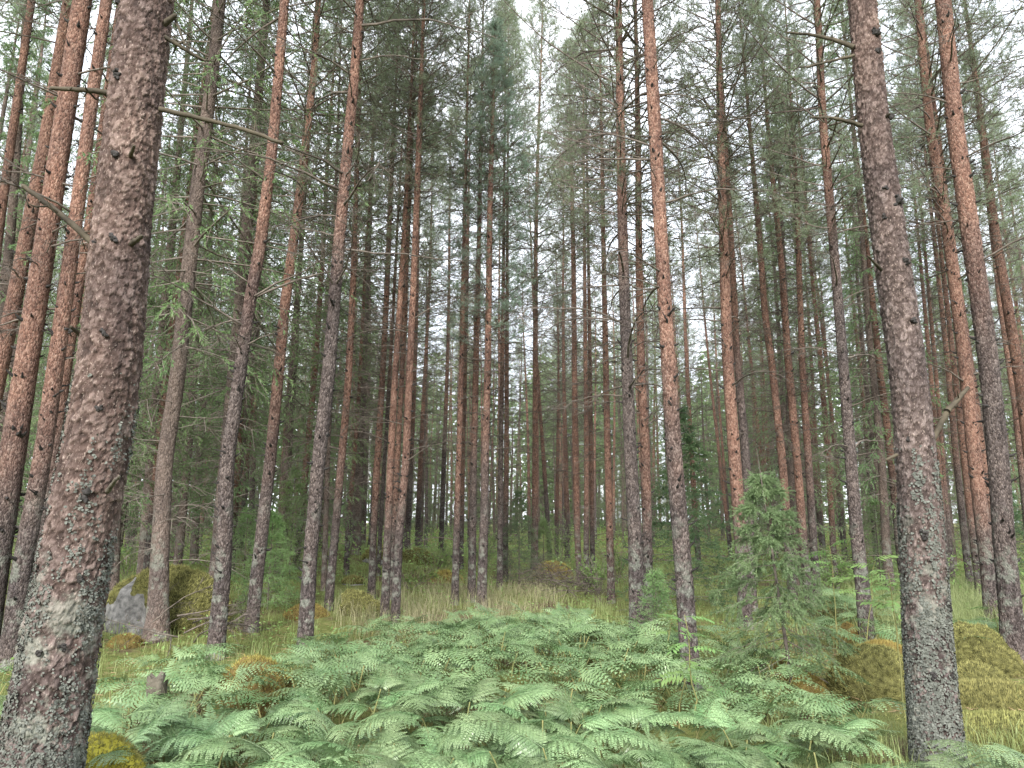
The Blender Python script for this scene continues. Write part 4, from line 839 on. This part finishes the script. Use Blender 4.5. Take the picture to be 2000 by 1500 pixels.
# outlines (photo pixels) of where the tops of the bracken stand, .5 m above the ground
FERN_AREAS = [([(-300, 1330), (0, 1318), (180, 1330), (330, 1300), (520, 1290), (700, 1262), (740, 1215), (900, 1195), (1090, 1185), (1230, 1190), (1300, 1215), (1420, 1225), (1480, 1250), (1560, 1330), (1690, 1370), (1660, 1450), (1560, 1500), (1500, 1900), (-500, 1900)], 1.0),
              ([(310, 1262), (420, 1255), (415, 1285), (300, 1295)], .6), ([(700, 1215), (780, 1195), (800, 1260), (560, 1262)], .4),
              ([(1780, 1220), (1960, 1195), (1960, 1235), (1790, 1245)], .8), ([(1860, 1450), (2100, 1440), (2200, 1700), (1820, 1700)], .8),
              ([(1640, 1320), (1740, 1330), (1760, 1400), (1660, 1400)], .45), ([(1420, 1230), (1540, 1250), (1520, 1330), (1400, 1300)], .8), ([(1600, 1150), (1720, 1160), (1700, 1220), (1620, 1220)], .5)]
r = np.random.default_rng(55)
def fern_spots():
    n = 90000; d = np.sqrt(r.uniform(1.9**2, 15**2, n)); a = r.uniform(-.85, .85, n); x, y = d*np.sin(a), d*np.cos(a); u, v = project_pts(x, y, .36); k = np.zeros(n)
    for poly, w in FERN_AREAS: k = np.maximum(k, in_poly(u, v, poly)*w)
    for hole in ([(395, 1318), (590, 1318), (600, 1415), (385, 1415)], [(262, 1330), (352, 1330), (352, 1405), (262, 1405)], [(120, 1400), (275, 1430), (290, 1640), (100, 1640)], [(1600, 1345), (1780, 1320), (1790, 1400), (1640, 1420)]): k = k*np.where(in_poly(u, v, hole), .06, 1)      # moss domes, stump and mound stand clear
    gaps = fbm(np.stack([x*.9, y*.9, 0*x], 1), 3, 77)                  # small openings between the plants
    k = k*sstep(.37, .47, gaps); keep = r.random(n) < k; x, y = x[keep], y[keep]
    sel = []; cell = {}
    for i in range(len(x)):                                           # keep the plants apart
        if any(math.hypot(x[i]-a, y[i]-b) < c*.35 for a, b, c in NAMED if c < 1.4 and abs(a-x[i]) < 1): continue
        c = (int(x[i]/.125), int(y[i]/.125))
        if any(math.hypot(x[i]-q[0], y[i]-q[1]) < .122 for dx in (-1, 0, 1) for dy in (-1, 0, 1) for q in cell.get((c[0]+dx, c[1]+dy), ())): continue
        cell.setdefault(c, []).append((x[i], y[i])); sel.append((x[i], y[i]))
    return np.array(sel)
FS = fern_spots(); fu, fv = project_pts(FS[:, 0], FS[:, 1], .36); dist = np.hypot(FS[:, 0], FS[:, 1])
vis = (fu > -90) & (fu < 2090) & (fv < 1570); order = np.argsort(np.where(vis, dist, 1e3)); FS = FS[order]; vis = vis[order]
print('ferns', len(FS), int(vis.sum()))
far = MB(); fst = MB()
for i, (x, y) in enumerate(FS):
    h = r.uniform(.14, .38); s = r.uniform(.48, .88); az = r.random()*TAU; z = gz(x, y); tilt = r.normal(0, .26), r.normal(-.05, .22)
    if i < 300 and vis[i]:
        t = thing('bracken_fern', 'pale green bracken fern in the dense fern carpet nearest the thick pines', 'fern', (x, y, z-.01), 'bracken ferns of the near carpet'); t.rotation_euler = (0, 0, az)
        o = obj('stalk', STK[i % 3], t); o.scale = (1, 1, h); f = obj('frond', FRM[r.integers(0, 7)], t); f.location = (.10, .03*math.sin(3+i % 3), h); f.rotation_euler = (tilt[0], tilt[1], 0); f.scale = (s, s, s)
    else:
        src = (FRL if dist[order[i]] < 5.6 else FRX)[r.integers(0, 3)]; M = Matrix.Translation((x, y, z-.01)) @ Matrix.Rotation(az, 4, 'Z')
        Mf = np.array(M @ Matrix.Translation((.1, 0, h)) @ Matrix.Rotation(tilt[0], 4, 'X') @ Matrix.Rotation(tilt[1], 4, 'Y') @ Matrix.Scale(s, 4)); v = np.concatenate(src.V)
        far.add(v @ Mf[:3, :3].T+Mf[:3, 3], np.concatenate(src.T)); q = np.array(M) @ np.array([[0, .02, .1], [0, 0, 0], [-.05, h*.5, h], [1, 1, 1]]); fst.add(*tubes(q[:3].T[None], np.full((1, 3), .006), 3))
fo = obj('bracken_cover', far.mesh('bracken_cover', M_FERN), kind='stuff'); fo['label'] = 'pale green bracken cover continuing back to the dry grass'; fo['category'] = 'bracken'
obj('bracken_stalks', fst.mesh('bracken_stalks', M_STALK), fo, 'stuff')

# ------------------------------------------------------------------ grass, low shrubs, litter
def scatter(n, dmin, dmax, seed, amax=.85, fn=None, pw=1.):
    r = np.random.default_rng(seed); d = dmin+(dmax-dmin)*r.random(n)**pw; a = r.uniform(-amax, amax, n); x, y = d*np.sin(a), d*np.cos(a)
    if fn is not None: k = r.random(n) < fn(x, y); x, y = x[k], y[k]
    return x, y
def grass(name, label, cat, mat, x, y, hr, w, bend, seed, per=6, spread=.05):
    r = np.random.default_rng(seed); n = len(x)*per; X = np.repeat(x, per)+r.normal(0, spread, n); Yv = np.repeat(y, per)+r.normal(0, spread, n); Z = ground_z(X, Yv)-.01; h = r.uniform(*hr, n); az = r.random(n)*TAU
    s = np.stack([np.cos(az), np.sin(az), 0*az], 1); dv = nrm(np.stack([-np.sin(az), np.cos(az), 0*az], 1)+r.normal(0, .5, (n, 3))*np.array([1, 1, 0])); b = bend*r.uniform(.4, 1.3, n); p0 = np.stack([X, Yv, Z], 1)
    p1 = p0+np.array([0, 0, 1.])*(h*.6)[:, None]+dv*(h*b*.25)[:, None]; p2 = p0+np.array([0, 0, 1.])*(h*(1-.35*b))[:, None]+dv*(h*b)[:, None]; W = (w*r.uniform(.6, 1.3, n)*(1+np.hypot(X, Yv)/12))[:, None]
    v = np.stack([p0-s*W/2, p0+s*W/2, p1-s*W*.4, p1+s*W*.4, p2], 1).reshape(-1, 3); i = np.arange(n)[:, None]*5
    mb = MB(); mb.add(v, np.concatenate([np.concatenate([i, i+1, i+3], 1), np.concatenate([i, i+3, i+2], 1), np.concatenate([i+2, i+3, i+4], 1)])); o = obj(name, mb.mesh(name, mat), kind='stuff'); o['label'] = label; o['category'] = cat; return o
def not_fern(x, y):
    u, v = project_pts(x, y, .5); k = np.ones(len(x))
    k[in_poly(u, v, FERN_AREAS[0][0])] = .18; return k*np.where(fbm(np.stack([x*.8, y*.8, 0*x], 1), 3, 5) > .40, 1, .35)
def moss_zone(x, y): u, v = project_pts(x, y, 0.); return in_poly(u, v, [(1560, 1270), (1680, 1245), (2300, 1240), (2300, 1470), (1880, 1470), (1700, 1400), (1560, 1380)])
x, y = scatter(11500, 4.5, 30, 1, fn=lambda x, y: not_fern(x, y)*np.where(moss_zone(x, y), .08, 1), pw=.8); grass('grass', 'fine green grass between the pine stems', 'grass', M_GRASS, x, y, (.10, .30), .0032, .5, 2, 6)
x, y = scatter(3000, 3.5, 6.5, 12, fn=lambda x, y: 1.*(project_pts(x, y, 0)[0] > 1480)*(project_pts(x, y, 0)[1] > 1390)); grass('long_grass', 'long green grass around the foot of the lichen-crusted pine', 'grass', M_GRASS, x[:500], y[:500], (.18, .38), .003, .7, 3, 8)
def dry(x, y): u, v = project_pts(x, y, .2); return in_poly(u, v, [(640, 1165), (980, 1120), (1100, 1150), (980, 1205), (830, 1250), (700, 1235)])*1.
x, y = scatter(16000, 8, 17, 4, .4, fn=dry); grass('dry_grass', 'tall straw-coloured bent grass around the straight pines', 'grass', M_DRYG, x[:420], y[:420], (.25, .5), .0026, .9, 5, 7, .12)
def sunny(x, y): u, v = project_pts(x, y, .2); return in_poly(u, v, [(1640, 1140), (2100, 1120), (2100, 1220), (1720, 1235)])*1.
x, y = scatter(16000, 8, 24, 6, .85, fn=sunny); grass('pale_grass', 'pale green tall grass in the opening behind the moss mounds', 'grass', leafmat('pale_grass', (.19, .23, .09), (.33, .37, .18), .6, .4, .5, .3, .1), x[:1400], y[:1400], (.25, .5), .003, .6, 7, 6, .08)
def carpet(name, label, mat, x, y, hr, L, W, per, seed, spread=.09):
    r = np.random.default_rng(seed); n = len(x)*per; X = np.repeat(x, per)+r.normal(0, spread, n); Yv = np.repeat(y, per)+r.normal(0, spread, n); p = np.stack([X, Yv, ground_z(X, Yv)+r.uniform(*hr, n)], 1); k = 1+np.hypot(X, Yv)/25
    d = nrm(r.normal(size=p.shape)*np.array([1, 1, .5])); up = nrm(np.array([0, 0, 1.])+r.normal(0, .45, p.shape)); mb = MB(); mb.add(*leaf_quads(p, d, up, L*r.uniform(.6, 1.3, n)*k, W*r.uniform(.7, 1.2, n)*k)); o = obj(name, mb.mesh(name, mat), kind='stuff'); o['label'] = label; o['category'] = 'ground cover'
x, y = scatter(3800, 6, 45, 8, fn=lambda x, y: not_fern(x, y)*(~moss_zone(x, y)), pw=.75); carpet('low_shrub_cover', 'low leafy bilberry cover on the forest floor', M_SHRUB, x, y, (.02, .22), .036, .021, 10, 9, .14)
x, y = scatter(9000, 3, 14, 10, fn=lambda x, y: moss_zone(x, y)*.9+.0); r = np.random.default_rng(3); n = len(x)*14; X = np.repeat(x, 14)+r.normal(0, .05, n); Yv = np.repeat(y, 14)+r.normal(0, .05, n); p = np.stack([X, Yv, ground_z(X, Yv)-.002+.03*fbm(np.stack([X*5, Yv*5, 0*X], 1), 2)], 1)
mb = MB(); mb.add(*blades(p, nrm(np.array([0, 0, .9])+r.normal(0, .5, p.shape)), r.uniform(.015, .045, n), .006)); o = obj('moss_carpet', mb.mesh('moss_carpet', M_MOSS), kind='stuff'); o['label'] = 'yellow-green moss carpet between the mounds'; o['category'] = 'moss'
x, y = scatter(5000, 2.2, 12, 14, fn=lambda x, y: .8+0*x); r = np.random.default_rng(4); n = len(x)*3; X = np.repeat(x, 3)+r.normal(0, .1, n); Yv = np.repeat(y, 3)+r.normal(0, .1, n); d = nrm(r.normal(size=(n, 3))*np.array([1, 1, .12])); mb = MB(); mb.add(*blades(np.stack([X, Yv, ground_z(X, Yv)+.025], 1), d, r.uniform(.04, .16, n), .006)); o = obj('litter', mb.mesh('litter', simple('brown_litter', (.16, .10, .06), (.36, .26, .16), 2, .9, .1)), kind='stuff'); o['label'] = 'brown needles, dead fern and twigs littering the forest floor'; o['category'] = 'litter'
x, y = scatter(4000, 17, 60, 21, fn=lambda x, y: np.where(fbm(np.stack([x*.25, y*.25, 0*x], 1), 3, 31) > .46, 1, .15)); carpet('undergrowth', 'tall leafy undergrowth filling the back of the stand', M_SHRUB, x, y, (.05, .85), .05, .03, 12, 22, .25)
def distant_forest():
    r = np.random.default_rng(66); n = 420; d = r.uniform(70, 120, n); a = r.uniform(-.85, .85, n); x, y = d*np.sin(a), d*np.cos(a); z = ground_z(x, y); h = r.uniform(15, 20, n); P = np.stack([np.stack([x, y, z-.3], 1), np.stack([x+r.normal(0, .3, n), y, z+h*.5], 1), np.stack([x+r.normal(0, .4, n), y, z+h], 1)], 1)
    mb = MB(); mb.add(*tubes(P, np.stack([np.full(n, .14), np.full(n, .1), np.full(n, .02)], 1), 5)); o = obj('distant_forest', mb.mesh('distant_forest', M_DEAD), kind='stuff'); o['label'] = 'far wood of countless grey-green trees closing the view'; o['category'] = 'forest'
    m = 75000; i = r.integers(0, n, m); f = r.random(m)**.8; sp = i % 2 == 0; f = np.where(sp, f**1.3, .3+.7*f); R = np.where(sp, 3.0*(1-f)+.3, 2.0*np.sin(np.clip((f-.3)/.7, 0, 1)*math.pi)**.6+.2)*np.sqrt(r.random(m)); t = r.random(m)*TAU
    p = np.stack([x[i]+R*np.cos(t), y[i]+R*np.sin(t), z[i]+.3+f*h[i]], 1); q = MB(); q.add(*blades(p, nrm(r.normal(size=(m, 3))*np.array([1, 1, .6])), r.uniform(.6, 1.3, m), .42, r)); obj('foliage', q.mesh('foliage', M_SNEED), o, 'stuff')
distant_forest()
print('done', round(time.time()-T0, 1), 'tris', sum(len(m.polygons) for m in bpy.data.meshes))
